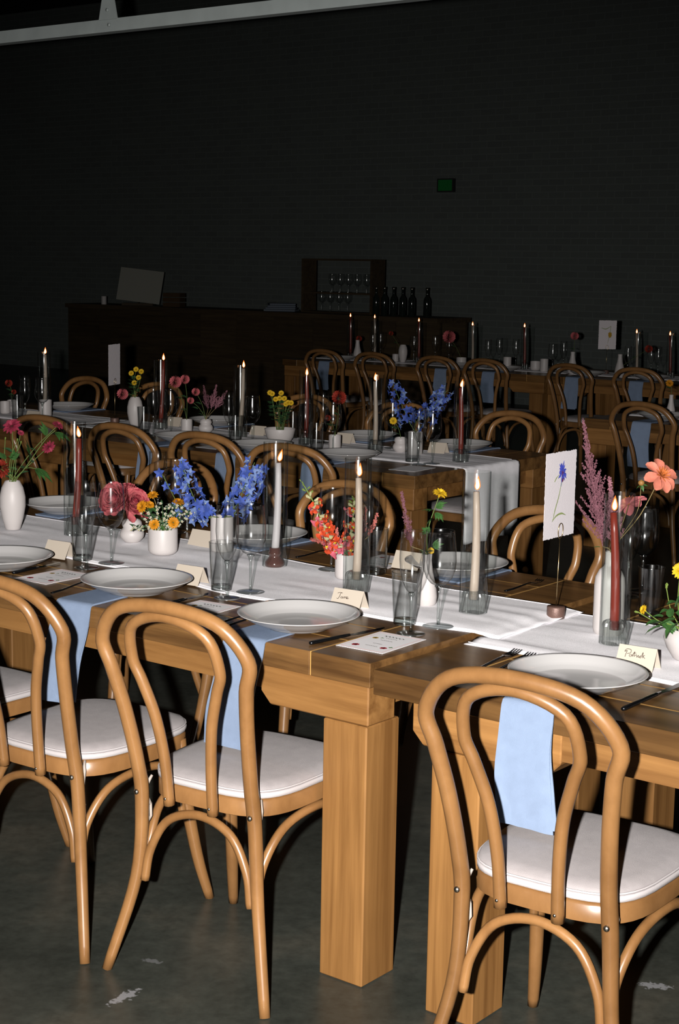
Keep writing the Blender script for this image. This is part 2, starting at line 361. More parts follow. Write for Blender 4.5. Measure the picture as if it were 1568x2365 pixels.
# ------------------------------------------------------------------ farmhouse tables
def table(u0, u1, v0, ztop, label, legin, farleg, group=None, breadboard=.17, cap0=True, cap1=True):
    L = u1 - u0; t = thing('farm_table', label, 'table', uv(u0, v0, 0), -ANG, group)
    th = .055; g = .0045; n = 8
    def plank(x0, x1, y0, y1):
        o = MB().box(x0, x1, y0, y1, ztop - th, ztop).build('plank', M_TOP, t, False); bevel(o, .0012, 1); return o
    plank(0, breadboard - g, 0, W); plank(L - breadboard + g, L, 0, W)
    w = W / n
    for i in range(n): plank(breadboard, L - breadboard, i * w + (g / 2 if i else 0), (i + 1) * w - (g / 2 if i < n - 1 else 0))
    for i in range(1, n):
        MB().box(breadboard, L - breadboard, i * w - g / 2, i * w + g / 2, ztop - th, ztop - .0003).build('seam_strip', M_SEAM, t, False)
    for x in (breadboard - g, L - breadboard):
        MB().box(x, x + g, .004, W - .004, ztop - th, ztop - .0003).build('seam_strip', M_SEAM, t, False)
    za = ztop - th
    # long aprons between the corner blocks, then the deep corner blocks with their cut-off lower corner
    lg = .122; fy = farleg
    for y in (.016, fy + lg - .045):
        MB().box(legin[0] - .0 + .30, L - legin[1] - .30, y, y + .045, za - .058, za).build('apron', M_APRON, t, False)
    for k, (x0, x1, ch) in enumerate(((legin[0] - .055 if legin[0] > .06 else .012, legin[0] + .31, 1), (L - legin[1] - .31, L - (legin[1] - .055 if legin[1] > .06 else .012), 1))):
        d = .092; c = .028
        a0, a1 = (0, c) if k == 0 else (c, 0)
        pl = [(x0 + (c if legin[0] > .06 and k == 0 else 0), za - d), (x1 - c if k == 0 else x1, za - d), (x1, za - d + c) if k == 0 else (x1, za - d), (x1, za), (x0, za), (x0, za - d + c)]
        if k == 1: pl = [(x0 + c, za - d), (x1, za - d), (x1, za), (x0, za), (x0, za - d + c)]
        for y in (.012, fy - .01):
            o = MB().prism(pl, y, y + .10 if y < .1 else y + lg).build('corner_block', M_APRON, t, False); bevel(o, .003, 1)
    for x in (legin[0] + .03, L - legin[1] - .075):
        MB().box(x, x + .045, .115, fy - .012, za - .07, za - .001).build('end_apron', M_APRON, t, False)
    for x in (legin[0], L - legin[1] - lg):
        for y in (.008, fy):
            o = MB().box(x, x + lg, y, y + lg, 0, za - .0925).build('leg', M_LEG, t, False); bevel(o, .003, 1)
    return t
T2V, T3V, T4V = 2.62, 5.46, 8.45
table(-2.44, 0, 0, TZ, 'walnut-topped farm table under the red, white and cream tapers, front row', (.012, .012), .96)
table(.008, 2.44, .002, TZ - .012, 'walnut-topped farm table carrying the number 2 card, front row', (.152, .152), .81)
table(-4.19, -1.75, T2V, TZ, 'dim farm table whose runner hangs over its end, second row', (.02, .02), .96)
table(-6.65, -4.20, T2V, TZ, 'dim farm table with a number card seen edge-on, second row', (.02, .02), .96)
table(-2.57, -.13, T3V, TZ, 'dim farm table with a blue napkin and bottle vase, third row', (.02, .02), .96)
table(-7.38, -4.63, T4V, TZ, 'far dark farm table with dusty pink flower ball, last row', (.02, .02), .96)
table(-4.62, -2.18, T4V, TZ, 'far dark farm table carrying the number 7 card, last row', (.02, .02), .96)

# ------------------------------------------------------------------ bentwood chairs
def make_chair():
    t = thing('bentwood_chair', 'x', 'chair')
    zo = [0, .22, .40, .50, .62, .72, .79]; w = [.219, .168, .155, .155, .165, .180, .194]; y = [-.223, -.179, -.175, -.192, -.22, -.247, -.262]
    P = [(w[i], y[i], zo[i]) for i in range(7)] + [(.131, -.287, .864), (0, -.302, .887)]
    C = [(-a, b, c) for a, b, c in P] + list(reversed(P[:-1]))
    pts = crom(C, 6); rr = [.0122 + (.0165 - .0122) * min(1, p.z / .42) - .0008 * max(0, (p.z - .42) / .46) for p in pts]
    bf = MB().tube(pts, rr, 12).build('back_hoop', M_BENT, t)
    wi = [.0595, .063, .076, .100, .117]; zi = [.415, .52, .62, .70, .755]
    def yf(z):
        for i in range(6):
            if zo[i] <= z <= zo[i + 1]: return y[i] + (y[i + 1] - y[i]) * (z - zo[i]) / (zo[i + 1] - zo[i])
        return -.262 - .04 * (z - .79) / .097
    P = [(wi[i], yf(zi[i]) - .02 * max(0, (.7 - zi[i]) / .28), zi[i]) for i in range(5)] + [(.096, yf(.83), .832), (0, yf(.865), .864)]
    C = [(-a, b, c) for a, b, c in P] + list(reversed(P[:-1]))
    ih = MB().tube(crom(C, 6), .0128, 10).build('inner_hoop', M_BENT, t)
    # seat outline
    def outline(sc, z, dy=0, n=36):
        out = []
        for k in range(n):
            th = 2 * math.pi * k / n; c, s = math.cos(th), math.sin(th); e = 2 / 3.7
            x = math.copysign(abs(c) ** e, c) * .193; yy = math.copysign(abs(s) ** e, s) * .205
            x *= 1 + .05 * yy / .205 - .03
            out.append(Vector((x * sc, yy * sc + .042 + dy, z)))
        return out
    o = MB().loft([outline(.955, .405), outline(.985, .408), outline(.985, .440), outline(.955, .446)]).build('seat_frame', M_BENT, t); auto(o, 50)
    cu = MB().loft([outline(.90, .4465), outline(.965, .449), outline(.985, .458), outline(.985, .466), outline(.955, .4745), outline(.82, .480), outline(.5, .484), outline(.15, .485)]).build('cushion', M_CUSH, t)
    MB().loft([outline(.972, .4480), outline(.994, .4495), outline(.996, .4600), outline(.980, .4612)], False).build('cushion_band', M_BAND, cu)
    MB().tube(crom([p for p in outline(.988, .4655)], 1, True) + [outline(.988, .4655)[0]], .0022, 5, False).build('piping', M_BAND, cu)
    for s in (-1, 1):
        MB().tube([(s * .15, -.145, .452), (s * .158, -.156, .43), (s * .156, -.158, .405), (s * .15, -.15, .385)], [.003, .006, .004], 5).build('tie', M_TIE, cu)
        MB().tube([(s * .15, -.15, .388), (s * .145, -.155, .36), (s * .155, -.15, .345)], .0035, 4).build('tie', M_TIE, cu)
        MB().tube(crom([(s * .168, .175, .43), (s * .172, .19, .30), (s * .188, .222, .12), (s * .205, .252, 0)], 5), [.0165, .0172, .0150, .0122], 10).build('leg', M_BENT, t)
        # side bow: rear leg - under the seat - front leg
        MB().tube(crom([(s * .153, -.165, .215), (s * .156, -.145, .30), (s * .168, -.085, .372), (s * .176, .02, .393), (s * .178, .11, .376), (s * .172, .165, .305), (s * .176, .182, .225)], 6), .0105, 8).build('side_bow', M_BENT, t)
    MB().tube(crom([(-.146, -.176, .215), (-.132, -.172, .29), (-.085, -.168, .365), (0, -.166, .392), (.085, -.168, .365), (.132, -.172, .29), (.146, -.176, .215)], 6), .0105, 8).build('rear_bow', M_BENT, t)
    for s in (-1, 1):
        dome = [(0, .004), (.004, .0032), (.0062, .001), (.0062, -.002), (0, -.002)]
        MB().lathe(dome, 10).build('bolt', M_STEEL, bf, loc=(s * .155, yf(.425) - .0165, .425), rot=(math.pi / 2, 0, 0))
        MB().lathe([(0, .002), (.003, .0015), (.0035, 0), (0, -.001)], 8).build('screw', M_STEEL, ih, loc=(s * .0598, yf(.43) - .033, .432), rot=(math.pi / 2, 0, 0))
    return t
CHAIR = make_chair(); _first = [True]
def chair(loc, rot, label, group=None):
    if _first[0]:
        _first[0] = False; CHAIR.location = (loc.x, loc.y, 0); CHAIR.rotation_euler = (0, 0, rot); tag(CHAIR, label, 'chair', group); return CHAIR
    return dup(CHAIR, label, (loc.x, loc.y, 0), rot, group)
chair(Vector((-.21, 3.538, 0)), math.radians(-31.8), 'bentwood chair drawn up beside the square table leg, blue napkin hanging over its seat')
chair(Vector((.474, 2.992, 0)), -.589, 'bentwood chair framing a blue napkin in its hoop, at the number 2 table')
chair(Vector((-.625, 3.795, 0)), -.594, 'bentwood chair at the setting in front of the orange marigolds')
chair(uv(-1.36, -.07), -.62, 'bentwood chair at the setting across from the oval vase')
for u, v, r, lb in ((-.412, 1.12, 2.40, 'bentwood chair across the front table behind the number 2 card'),
                    (-1.184, 1.142, 2.42, 'bentwood chair across the front table behind the red snapdragons'),
                    (-1.95, 1.15, 2.46, 'bentwood chair across the front table behind the red taper'),
                    (.60, 1.15, 2.46, 'bentwood chair across the number 2 table, its feet showing under the top')):
    chair(uv(u, v), r, lb)
for u, v, r, lb in ((-2.08, 2.42, -.50, 'dim second-row bentwood chair nearest the hanging runner end'),
                    (-2.575, 2.50, -.60, 'dim second-row bentwood chair behind the blue delphiniums'),
                    (-3.07, 2.50, -.63, 'dim second-row bentwood chair behind the pink ranunculus'),
                    (-3.60, 2.50, -.55, 'dim second-row bentwood chair behind the red taper')):
    chair(uv(u, v), r, lb)
for k, (u, lb) in enumerate(((-2.19, 'beyond the dark red taper by the hanging runner end'), (-2.86, 'behind the dark red pompon flower'), (-3.5, 'behind the bowl of yellow flowers'), (-4.62, 'behind the pink pompon flowers'), (-5.25, 'beside the edge-on number card'))):
    chair(uv(u, T2V + W + .05), 2.50 + .03 * (k % 2), 'dim bentwood chair in second row ' + lb)
chair(uv(-2.02, 5.405), -.72, 'dim bentwood chair with a blue napkin at the third-row table')
T4C = ((790, 'at the teardrop vase end'), (905, 'before the slim oval vase'), (1050, 'before the dusty pink flower ball'), (1160, 'before the white cylinder vase'), (1360, 'before the number 7 card'), (1508, 'beside the number 7 card'))
for k, (x, lb) in enumerate(T4C):
    p = onrow(x, T4V - .30, .8); chair(p, -.62 - .1 * (k == 4), 'very dim bentwood chair of the last row ' + lb)

# ------------------------------------------------------------------ runners
def runner(u0, u1, vn, vf, z, label, hang=0, seed=0, drop=None, zfun=None):
    t0 = thing('table_runner', label, 'table runner')
    nu = int((u1 - u0) / .02); nv = 26; P = []
    def wr(u, v):
        return (mnoise.noise(Vector((u * 2.1 + seed, v * 9, 1.3))) * .006 + mnoise.noise(Vector((u * 7 + seed, v * 16, 4.1))) * .0025 + mnoise.noise(Vector((u * 1.1, v * 22 + seed, 8.1))) * .004)
    for i in range(nu + 1):
        u = u0 + (u1 - u0) * i / nu; row = []
        a, b = vn(u), vf(u)
        for j in range(nv + 1):
            q = j / nv; v = a + (b - a) * q
            e = min(1, min(q, 1 - q) * 9)
            h = max(.0009, (.003 + wr(u, v)) * (.25 + .75 * e))
            row.append(uv(u, v, (zfun(u) if zfun else z) + h))
        P.append(row)
    if hang:
        last = P[-1]
        for k in range(1, 26):
            s = hang * k / 25; row = []
            for j, p in enumerate(last):
                q = j / nv; r = min(1, s / .02)
                out = .004 + .012 * r + .010 * (s / hang) * math.sin(q * 9 + seed) + .006 * math.sin(q * 23)* (s / hang)
                row.append(p + U * out + Vector((0, 0, -max(0, s - .01) - .002)) - V * (.02 * (s / hang) * (q - .5)))
            P.append(row)
    o = MB().grid(P).build('cloth', M_RUN, t0)
    m = o.modifiers.new('thick', 'SOLIDIFY'); m.thickness = .0012; m.offset = 1
    # stitched hems along both long sides
    for j in (1, nv - 1):
        MB().tube([r[j] + Vector((0, 0, .0012)) for r in P[:nu + 1:4]], .0009, 4, False).build('hem', M_RUN, t0)
    return t0
def wob(c, a, s): return lambda u: c + a * math.sin(u * 3.1 + s) + a * .5 * math.sin(u * 7.7 + 2 * s)
def zA(u): return TZ - .0105 * min(1, max(0, (u - .018) / .022))
runner(-2.43, .065, lambda u: .375 + .03 * math.sin(u * 4.2 + 1.0) + .012 * math.sin(u * 11), lambda u: .80 + .022 * math.sin(u * 4 + .6) - .045 * u * .8, TZ, 'white linen runner beneath the tapers of the front table', zfun=lambda u: zA(u) + (.003 if u > .03 else 0), seed=2)
runner(.022, 2.42, lambda u: .325 + .012 * math.sin(u * 6 + .4), lambda u: .81 + .015 * math.sin(u * 5), TZ - .012, 'white linen runner under the number 2 card', seed=9)
runner(-4.18, -1.752, wob(T2V + .34, .012, 1), wob(T2V + .79, .012, 2), TZ, 'dim white runner draped over the end of the second-row table', hang=.34, seed=5)
runner(-6.6, -4.21, wob(T2V + .34, .012, 3), wob(T2V + .79, .012, 4), TZ, 'dim white runner around the edge-on number card', seed=6)
runner(-2.5, -.2, wob(T3V + .34, .012, 3), wob(T3V + .79, .012, 4), TZ, 'dim white runner on the third-row table', seed=7)
runner(-7.33, -4.65, wob(T4V + .34, .012, 3), wob(T4V + .79, .012, 4), TZ, 'dim white runner by the dusty pink flower ball', seed=8)
runner(-4.6, -2.3, wob(T4V + .34, .012, 1), wob(T4V + .79, .012, 4), TZ, 'dim white runner under the number 7 card', seed=11)

# ------------------------------------------------------------------ place settings
def shared(name, mat, fn, smooth=True):
    mb = MB(); fn(mb); me = mb.mesh(name, smooth); me.materials.append(mat); return me
PL_ME = shared('plate', M_PLATE, lambda b: b.lathe([(0, .003), (.062, .003), (.066, 0), (.074, 0), (.078, .004), (.10, .011), (.128, .024), (.1425, .0335), (.1452, .0345), (.1445, .0362), (.139, .0335), (.124, .0225), (.104, .0125), (.098, .0105), (.05, .0095), (0, .009)], 56))
def plate(p, label, group=None, dz=.0065):
    o = link('dinner_plate', PL_ME, None, p + Vector((0, 0, dz))); return tag(o, label, 'plate', group)
def napkin(edge, label, vin=.33, hang=.27, wd=.118, ang=0, flip=1, skew=0, group=None, seed=0, slant=.02):
    # folded strip: lies under the plate, bends over the table edge and hangs; edge = point on table edge
    rn = random.Random(seed)
    o = thing('napkin', label, 'napkin', edge, -ANG + ang + (math.pi if flip < 0 else 0), group)
    for layer in range(2):
        rings = []; path = []
        n1 = 8
        for i in range(n1 + 1): path.append((vin * (1 - i / n1), 0.0))
        path[-1] = (.004, 0)
        path += [(-.004, -.0008), (-.0085, -.004), (-.0105, -.010)]
        n2 = 12
        for i in range(1, n2 + 1): path.append((-.0105 - .006 * math.sin(i / n2 * 3) - slant * (i / n2) ** 1.2, -.010 - hang * i / n2 * (1 if layer == 0 else .965)))
        m = len(path)
        for i, (y, zz) in enumerate(path):
            t = max(0, -zz - .01) / hang
            ww = wd * (1 + .10 * t - .04 * layer) * (1 + .02 * math.sin(i * .9 + seed))
            xs = skew * t * .06 + .010 * math.sin(t * 4 + seed) * t + (.012 if layer else 0) * t
            th = .0024 if layer == 0 else .0022
            off = .0005 + (.0026 if layer == 0 else 0)
            ring = []
            nx = 8
            cr = [(-1 + 2 * k / nx) for k in range(nx + 1)]
            if zz > -.001: tn = (0, 1)
            elif zz < -.0095: tn = (-1, 0)
            else: tn = (-.707, .707)
            for side in (1, 0):
                for q in (cr if side else cr[::-1]):
                    wave = .005 * t * math.sin(q * 2.3 + seed) + .003 * t * math.sin(q * 5 + 1.7 * seed)
                    h = off + (th if side else 0) + abs(wave)
                    ring.append(Vector((xs + q * ww / 2, y + tn[0] * h, zz + tn[1] * h)))
            rings.append(ring)
        b = MB().loft(rings).build('fold', M_NAP, o); auto(b, 60)
    return o
def menu(c, rot, label, w=.128, h=.178, group=None, z=.0008, full=True):
    t = thing('menu_card', label, 'menu card', c + Vector((0, 0, z)), rot, group)
    MB().box(-w / 2, w / 2, -h / 2, h / 2, 0, .0007).build('paper', M_PAPER, t, False)
    if not full: return t
    zz = .0009; rd = plain('print_red', (.42, .035, .045), .7, .1); yl = plain('print_yellow', (.5, .30, .05), .7, .1); gr = plain('print_green', (.1, .2, .06), .7, .1); pk = plain('print_pink', (.5, .2, .19), .7, .1)
    b = MB(); i = .008
    for x0, x1, y0, y1 in ((-w / 2 + i, w / 2 - i, -h / 2 + i, -h / 2 + i + .0008), (-w / 2 + i, w / 2 - i, h / 2 - i - .0008, h / 2 - i), (-w / 2 + i, -w / 2 + i + .0008, -h / 2 + i, h / 2 - i), (w / 2 - i - .0008, w / 2 - i, -h / 2 + i, h / 2 - i)):
        b.box(x0, x1, y0, y1, .0007, zz)
    b.build('printed_border', pk, t, False)
    rn = random.Random(5)
    def scrib(cx, cy, wd, ht, nn, wid=.0011):
        m = MB(); P = []
        for k in range(nn * 4 + 1):
            a = k / (nn * 4); x = cx - wd / 2 + wd * a; y = cy + ht * (.5 * math.sin(a * nn * 2 * math.pi) * (.5 + .5 * rn.random()))
            P.append((x, y))
        for (xa, ya), (xb, yb) in zip(P, P[1:]):
            d = Vector((xb - xa, yb - ya, 0)); nrm = Vector((-d.y, d.x, 0)).normalized() * wid / 2
            A = Vector((xa, ya, zz)); B = Vector((xb, yb, zz)); m.add([A - nrm, B - nrm, B + nrm, A + nrm], [(0, 1, 2, 3)])
        return m
    scrib(0.0, h * .31, w * .44, .012, 6, .0018).build('printed_title', M_INK, t, False)
    for cy, wd in ((.22, .24), (.10, .26), (-.10, .20), (-.24, .26)):
        scrib(.002, h * cy, w * wd, .005, 7).build('printed_line', M_INKB, t, False)
    def bloom(cx, cy, r, m, n=7):
        b = MB()
        for k in range(n):
            a = 2 * math.pi * k / n; b.petal(Matrix.Translation((cx, cy, zz)) @ Matrix.Rotation(a, 4, 'Z'), r, r * .8, 0, 0, .7, 3, 1)
        b.build('printed_flower', m, t, False)
    bloom(-w * .27, -h * .30, .010, rd); bloom(w * .28, -h * .25, .009, rd); bloom(-w * .28, h * .16, .008, yl); bloom(w * .36, -h * .17, .006, gr, 4); bloom(-w * .17, h * .20, .005, gr, 3)
    return t
def squiggle(pts, s, r=.0006):
    return MB().tube(crom([(x * s, 0, y * s) for x, y in pts], 4), r, 4)
def placecard(c, rot, label, group=None, ln=.088, ht=.047, dp=.050, text=None):
    t = thing('place_card', label, 'place card', c, rot, group)
    b = MB(); th = .0007
    b.prism([(-dp / 2, 0), (0, ht), (dp / 2, 0), (dp / 2 - th * 1.5, 0), (0, ht - th * 2), (-dp / 2 + th * 1.5, 0)], -ln / 2, ln / 2)
    o = b.build('folded_card', M_CARD, t, False, rot=(0, 0, math.pi / 2))
    if text:
        a = math.atan2(dp / 2, ht)
        for st in text:
            q = squiggle(st, .01).build('handwriting', M_INKB, t); q.location = (-.030, -dp / 2 * .46 - .0006, ht * .54); q.rotation_euler = (-a, 0, 0)
    return t
TXT1 = [[(0, 1.1), (.6, 1.35), (1.4, 1.3), (.9, 1.2), (.8, .4), (.5, -.3), (.1, -.2)], [(1.5, .4), (1.2, .1), (1.5, -.1), (1.8, .4), (1.9, -.1), (2.3, .5), (2.4, .0), (2.7, .5), (2.9, .0), (3.3, .3), (3.0, .5), (3.0, 0), (3.6, .1)]]
TXT2 = [[(.5, -.3), (.6, .6), (.7, 1.2), (.2, .9), (.5, 1.5), (1.5, 1.5), (1.6, .8), (.8, .5)], [(1.7, .5), (1.4, .2), (1.7, -.1), (2.0, .5), (2.1, 0), (2.5, 1.2), (2.5, .1), (2.9, .5), (3.1, .4), (3.2, 0), (3.5, .5), (3.6, 0), (4.1, .5), (3.8, .2), (4.1, 0), (4.4, 1.3), (4.5, 0)], [(4.5, .4), (4.9, .7), (4.6, .35), (5.1, 0)], [(2.2, .8), (2.9, .9)]]
KN_ME = None
def knife(a, b, label, group=None):
    d = b - a; L = d.length; t = thing('knife', label, 'knife', (a + b) / 2, math.atan2(d.y, d.x), group)
    h = [( -L / 2, .0045, .004), (-L / 2 + .01, .006, .005), (-L * .05, .005, .0042), (L * .02, .0035, .003)]
    MB().loft([[Vector((x, w * math.cos(k * math.pi / 4), .0048 + th * math.sin(k * math.pi / 4))) for k in range(8)] for x, w, th in h]).build('handle', M_CUT, t)
    P = [(L * .02, .0035), (L * .10, .0085), (L * .3, .0100), (L * .44, .0075), (L * .5, .001)]
    MB().loft([[Vector((x, -w, .0036)), Vector((x, -w, .0046)), Vector((x, .003 + w * .2, .0052)), Vector((x, .003 + w * .2, .0034))] for x, w in P]).build('blade', M_CUT, t, False)
    return t
def fork(a, b, label, group=None):
    d = b - a; L = d.length; t = thing('fork', label, 'fork', (a + b) / 2, math.atan2(d.y, d.x), group)
    h = [(-L / 2, .0055, .002, .003), (-L * .3, .0055, .002, .003), (L * .1, .003, .0018, .007), (L * .2, .0035, .0016, .007)]
    MB().loft([[Vector((x, w * math.cos(k * math.pi / 4), z + th * math.sin(k * math.pi / 4))) for k in range(8)] for x, w, th, z in h]).build('handle', M_CUT, t)
    MB().loft([[Vector((x, -w, z)), Vector((x, w, z)), Vector((x, w, z + .0018)), Vector((x, -w, z + .0018))] for x, w, z in ((L * .19, .0035, .0062), (L * .23, .0095, .005), (L * .28, .0115, .004), (L * .32, .0115, .004))]).build('neck', M_CUT, t, False)
    for k in range(4):
        y = -.0095 + k * .00633
        MB().loft([[Vector((x, y - w, z)), Vector((x, y + w, z)), Vector((x, y + w, z + .0016)), Vector((x, y - w, z + .0016))] for x, w, z in ((L * .315, .0020, .004), (L * .42, .0016, .0045), (L * .5, .0007, .008))]).build('tine', M_CUT, t, False)
    return t

# ------------------------------------------------------------------ glassware
def make_tumbler():
    t = thing('water_tumbler', 'x', 'tumbler')
    MB().shell([(.0268, .0005), (.0275, .012), (.0330, .126), (.0334, .128), (.0326, .129), (.0316, .127), (.0262, .016), (0.0001, .0155)], 32).build('wall', M_TUMB, t)
    MB().lathe([(0, .0010), (.0235, .0004), (.0268, .002), (.0272, .006), (.0258, .0135), (0, .0145)], 28).build('base', M_GSOL, t)
    return t
def make_wine():
    t = thing('wine_glass', 'x', 'wine glass')
    MB().shell([(.0001, .0985), (.008, .099), (.020, .105), (.031, .118), (.0385, .138), (.0405, .158), (.0392, .185), (.0355, .218), (.0342, .230), (.0348, .2308), (.0352, .230)], 36).build('bowl', M_WINE, t)
    MB().lathe([(0, .004), (.0035, .0045), (.0034, .02), (.0032, .05), (.0036, .080), (.0060, .092), (.0105, .0975), (.008, .100), (0, .0992)], 14).build('stem', M_GSOL, t)
    MB().shell([(.0003, .0055), (.006, .0058), (.018, .0032), (.036, .0016), (.0375, .0009), (.036, .0002), (.0001, .0002)], 36).build('foot', M_FOOT, t)
    return t
def make_flute():
    t = thing('champagne_flute', 'x', 'champagne flute')
    MB().shell([(.0001, .0965), (.006, .0975), (.014, .106), (.0225, .125), (.0280, .150), (.0300, .175), (.0290, .210), (.0270, .243), (.0275, .2437), (.0279, .243)], 32).build('bowl', M_WINE, t)
    MB().lathe([(0, .004), (.0036, .0045), (.0034, .02), (.0032, .06), (.0040, .085), (.0085, .0955), (.006, .0985), (0, .0975)], 14).build('stem', M_GSOL, t)
    MB().shell([(.0003, .0055), (.006, .0058), (.018, .0032), (.033, .0016), (.0345, .0009), (.033, .0002), (.0001, .0002)], 32).build('foot', M_FOOT, t)
    return t
TUMB, WINE, FLUTE = make_tumbler(), make_wine(), make_flute()
_used = set()
def gl(proto, p, label, group=None):
    r = RN.random() * 6
    if proto.name not in _used:
        _used.add(proto.name); proto.location = p; proto.rotation_euler = (0, 0, r); tag(proto, label, proto['category'], group); return proto
    return dup(proto, label, p, r, group)
RZ = .0035          # things on the runner stand on the cloth

# ------------------------------------------------------------------ candles
def make_holder():
    t = thing('candle_holder', 'x', 'candle holder')
    prof = [(0, .001), (.0270, .0005), (.0285, .002), (.0285, .044), (.0265, .051), (.019, .056), (.0128, .0565), (.0122, .054), (.0118, .034), (0, .033)]
    MB().lathe(prof, 56, rib=(1, 5, .045)).build('ribbed_glass', M_RIB, t, False)
    return t
HOLD = make_holder()
AMB = None
def holder(p, label, group=None, amber=False):
    global AMB
    if amber:
        t = thing('candle_holder', label, 'candle holder', p, 0, group)
        MB().lathe([(0, 0), (.0265, 0), (.028, .004), (.0275, .012), (.022, .020), (.0165, .026), (.0155, .031), (.0185, .036), (.0185, .0395), (.0155, .042), (.0155, .053), (.0122, .054), (.0118, .032), (0, .031)], 32).build('spool_body', M_AMB, t)
        return t
    return gl(HOLD, p, label, group)
HUR_ME = shared('glass_cylinder', M_HUR, lambda b: b.shell([(.0330, .0005), (.0350, .002), (.0350, .352), (.0346, .3535), (.0338, .3535), (.0336, .352), (.0336, .004), (.0330, .0005)], 40))
def hurricane(p, label, group=None): return tag(link('hurricane_glass', HUR_ME, None, p), label, 'hurricane glass', group)
FL_O = shared('flame', M_FL2, lambda b: b.lathe([(0, 0), (.0030, .001), (.0062, .005), (.0074, .010), (.0064, .017), (.0040, .025), (.0014, .032), (0, .036)], 12))
FL_I = shared('flame_core', M_FL1, lambda b: b.lathe([(0, .0015), (.0020, .0028), (.0042, .006), (.0050, .010), (.0041, .0165), (.0022, .0225), (0, .029)], 12))
def candle(base, top, mat, label, group=None, flame=1.0, fl_tilt=0):
    t = thing('taper_candle', label, 'candle', base, 0, group)
    d = top - base; P = [d * (k / 6) + Vector((.0035 * math.sin(k / 6 * math.pi), 0, 0)) for k in range(7)]
    MB().tube(P, [.0113, .0111, .0107, .0102, .0096, .0089, .0078], 16).build('wax', mat, t)
    MB().tube([d, d + Vector((.0005, 0, .005)), d + Vector((.002, 0, .009))], .0007, 5).build('wick', M_WICK, t)
    f = link('flame', FL_O, t, d + Vector((.0015, 0, .0045)), (0, fl_tilt, 0)); f.scale = (flame,) * 3
    link('flame_core', FL_I, f)
    return t
def candle_set(base, tip, mat, who, grp=None, amber=False, hur=True, tilt=0, hz=RZ):
    b = base + Vector((0, 0, hz))
    holder(b, ('amber spool holder of the %s' if amber else 'ribbed glass holder of the %s') % who, grp and grp + ' holders', amber)
    if hur: hurricane(b, 'hurricane glass around the %s' % who, grp and grp + ' glasses')
    cb = b + Vector((0, 0, .0345 if not amber else .0325)); ct = ony(tip[0], tip[1], base.y)
    candle(cb, ct, mat, who[0].upper() + who[1:] if False else who, grp, fl_tilt=tilt)

# ------------------------------------------------------------------ vases
def vase(prof, p, label, cat='vase', name='vase', n=36, group=None):
    o = MB().lathe(prof, n).build(name, M_CER, None, True, p); auto(o, 50); return tag(o, label, cat, group)
P_OVAL = [(0, .001), (.021, .0), (.024, .003), (.033, .035), (.0405, .075), (.0405, .105), (.034, .135), (.0245, .153), (.0235, .155), (.0215, .154), (.031, .130), (.036, .10), (.034, .07), (.02, .012), (0, .011)]
P_BULGE = [(0, .001), (.022, .0), (.026, .004), (.036, .016), (.0375, .027), (.033, .038), (.0275, .0435), (.0275, .046), (.031, .053), (.029, .063), (.024, .069), (.0215, .0685), (.026, .060), (.022, .044), (.03, .028), (.02, .009), (0, .008)]
P_CUP = [(0, .001), (.031, .0), (.0375, .004), (.0425, .011), (.0432, .020), (.0432, .074), (.0425, .076), (.0405, .075), (.0395, .018), (.03, .010), (0, .009)]
P_TALLCUP = [(0, .001), (.030, .0), (.033, .003), (.034, .010), (.034, .102), (.0332, .1045), (.0315, .103), (.031, .012), (0, .010)]
P_SMALL = [(0, .001), (.022, .0), (.027, .004), (.0285, .012), (.0285, .066), (.0278, .068), (.0262, .067), (.0255, .012), (0, .009)]
P_TEAR = [(0, .001), (.022, .0), (.0255, .005), (.027, .022), (.0235, .05), (.015, .085), (.0115, .115), (.0125, .130), (.0108, .1295), (.009, .112), (.012, .08), (.02, .045), (.02, .012), (0, .01)]
P_TALL = [(0, .001), (.030, .0), (.0345, .005), (.0365, .015), (.0365, .118), (.0345, .138), (.026, .155), (.0165, .163), (.0138, .168), (.0134, .196), (.0142, .199), (.0112, .198), (.0108, .168), (.026, .148), (.031, .115), (.031, .015), (0, .012)]
P_BOWL = [(0, .001), (.030, .0), (.036, .004), (.050, .026), (.058, .048), (.055, .062), (.0475, .072), (.0455, .0705), (.05, .06), (.053, .047), (.044, .024), (.028, .010), (0, .009)]
P_WIDE = [(0, .001), (.045, .0), (.052, .004), (.066, .03), (.0745, .066), (.0735, .068), (.071, .066), (.062, .03), (.045, .011), (0, .01)]

# ------------------------------------------------------------------ flowers
def shared_fn(name, mats, fn):
    mb = MB(); me = None; idx = []
    fn(mb, idx)
    me = mb.mesh(name)
    for m in mats: me.materials.append(m)
    if idx: me.polygons.foreach_set('material_index', (idx + [0] * len(me.polygons))[:len(me.polygons)])
    return me
def T(x=0, y=0, z=0): return Matrix.Translation((x, y, z))
def Rx(a): return Matrix.Rotation(a, 4, 'X')
def Ry(a): return Matrix.Rotation(a, 4, 'Y')
def Rz(a): return Matrix.Rotation(a, 4, 'Z')
def facing(d, spin=0):
    return Vector(d).to_track_quat('Z', 'Y').to_matrix().to_4x4() @ Rz(spin)
M_BLU = plain('delphinium_blue', (.034, .062, .25), .6, .2, var=.35, scale=70)
M_BLU2 = plain('delphinium_pale', (.105, .155, .31), .6, .2, var=.3, scale=70)
M_PINK = plain('ranunculus_pink', (.42, .095, .105), .6, .2, var=.25, scale=60)
M_PINK2 = plain('ranunculus_deep', (.28, .035, .05), .6, .2, var=.25, scale=60)
M_ORG = plain('marigold_orange', (.42, .165, .006), .6, .2, var=.2, scale=90)
M_YEL = plain('daisy_yellow', (.50, .31, .012), .6, .2, var=.2, scale=90)
M_SNAP = plain('snapdragon_red', (.44, .050, .016), .55, .25, var=.25, scale=60)
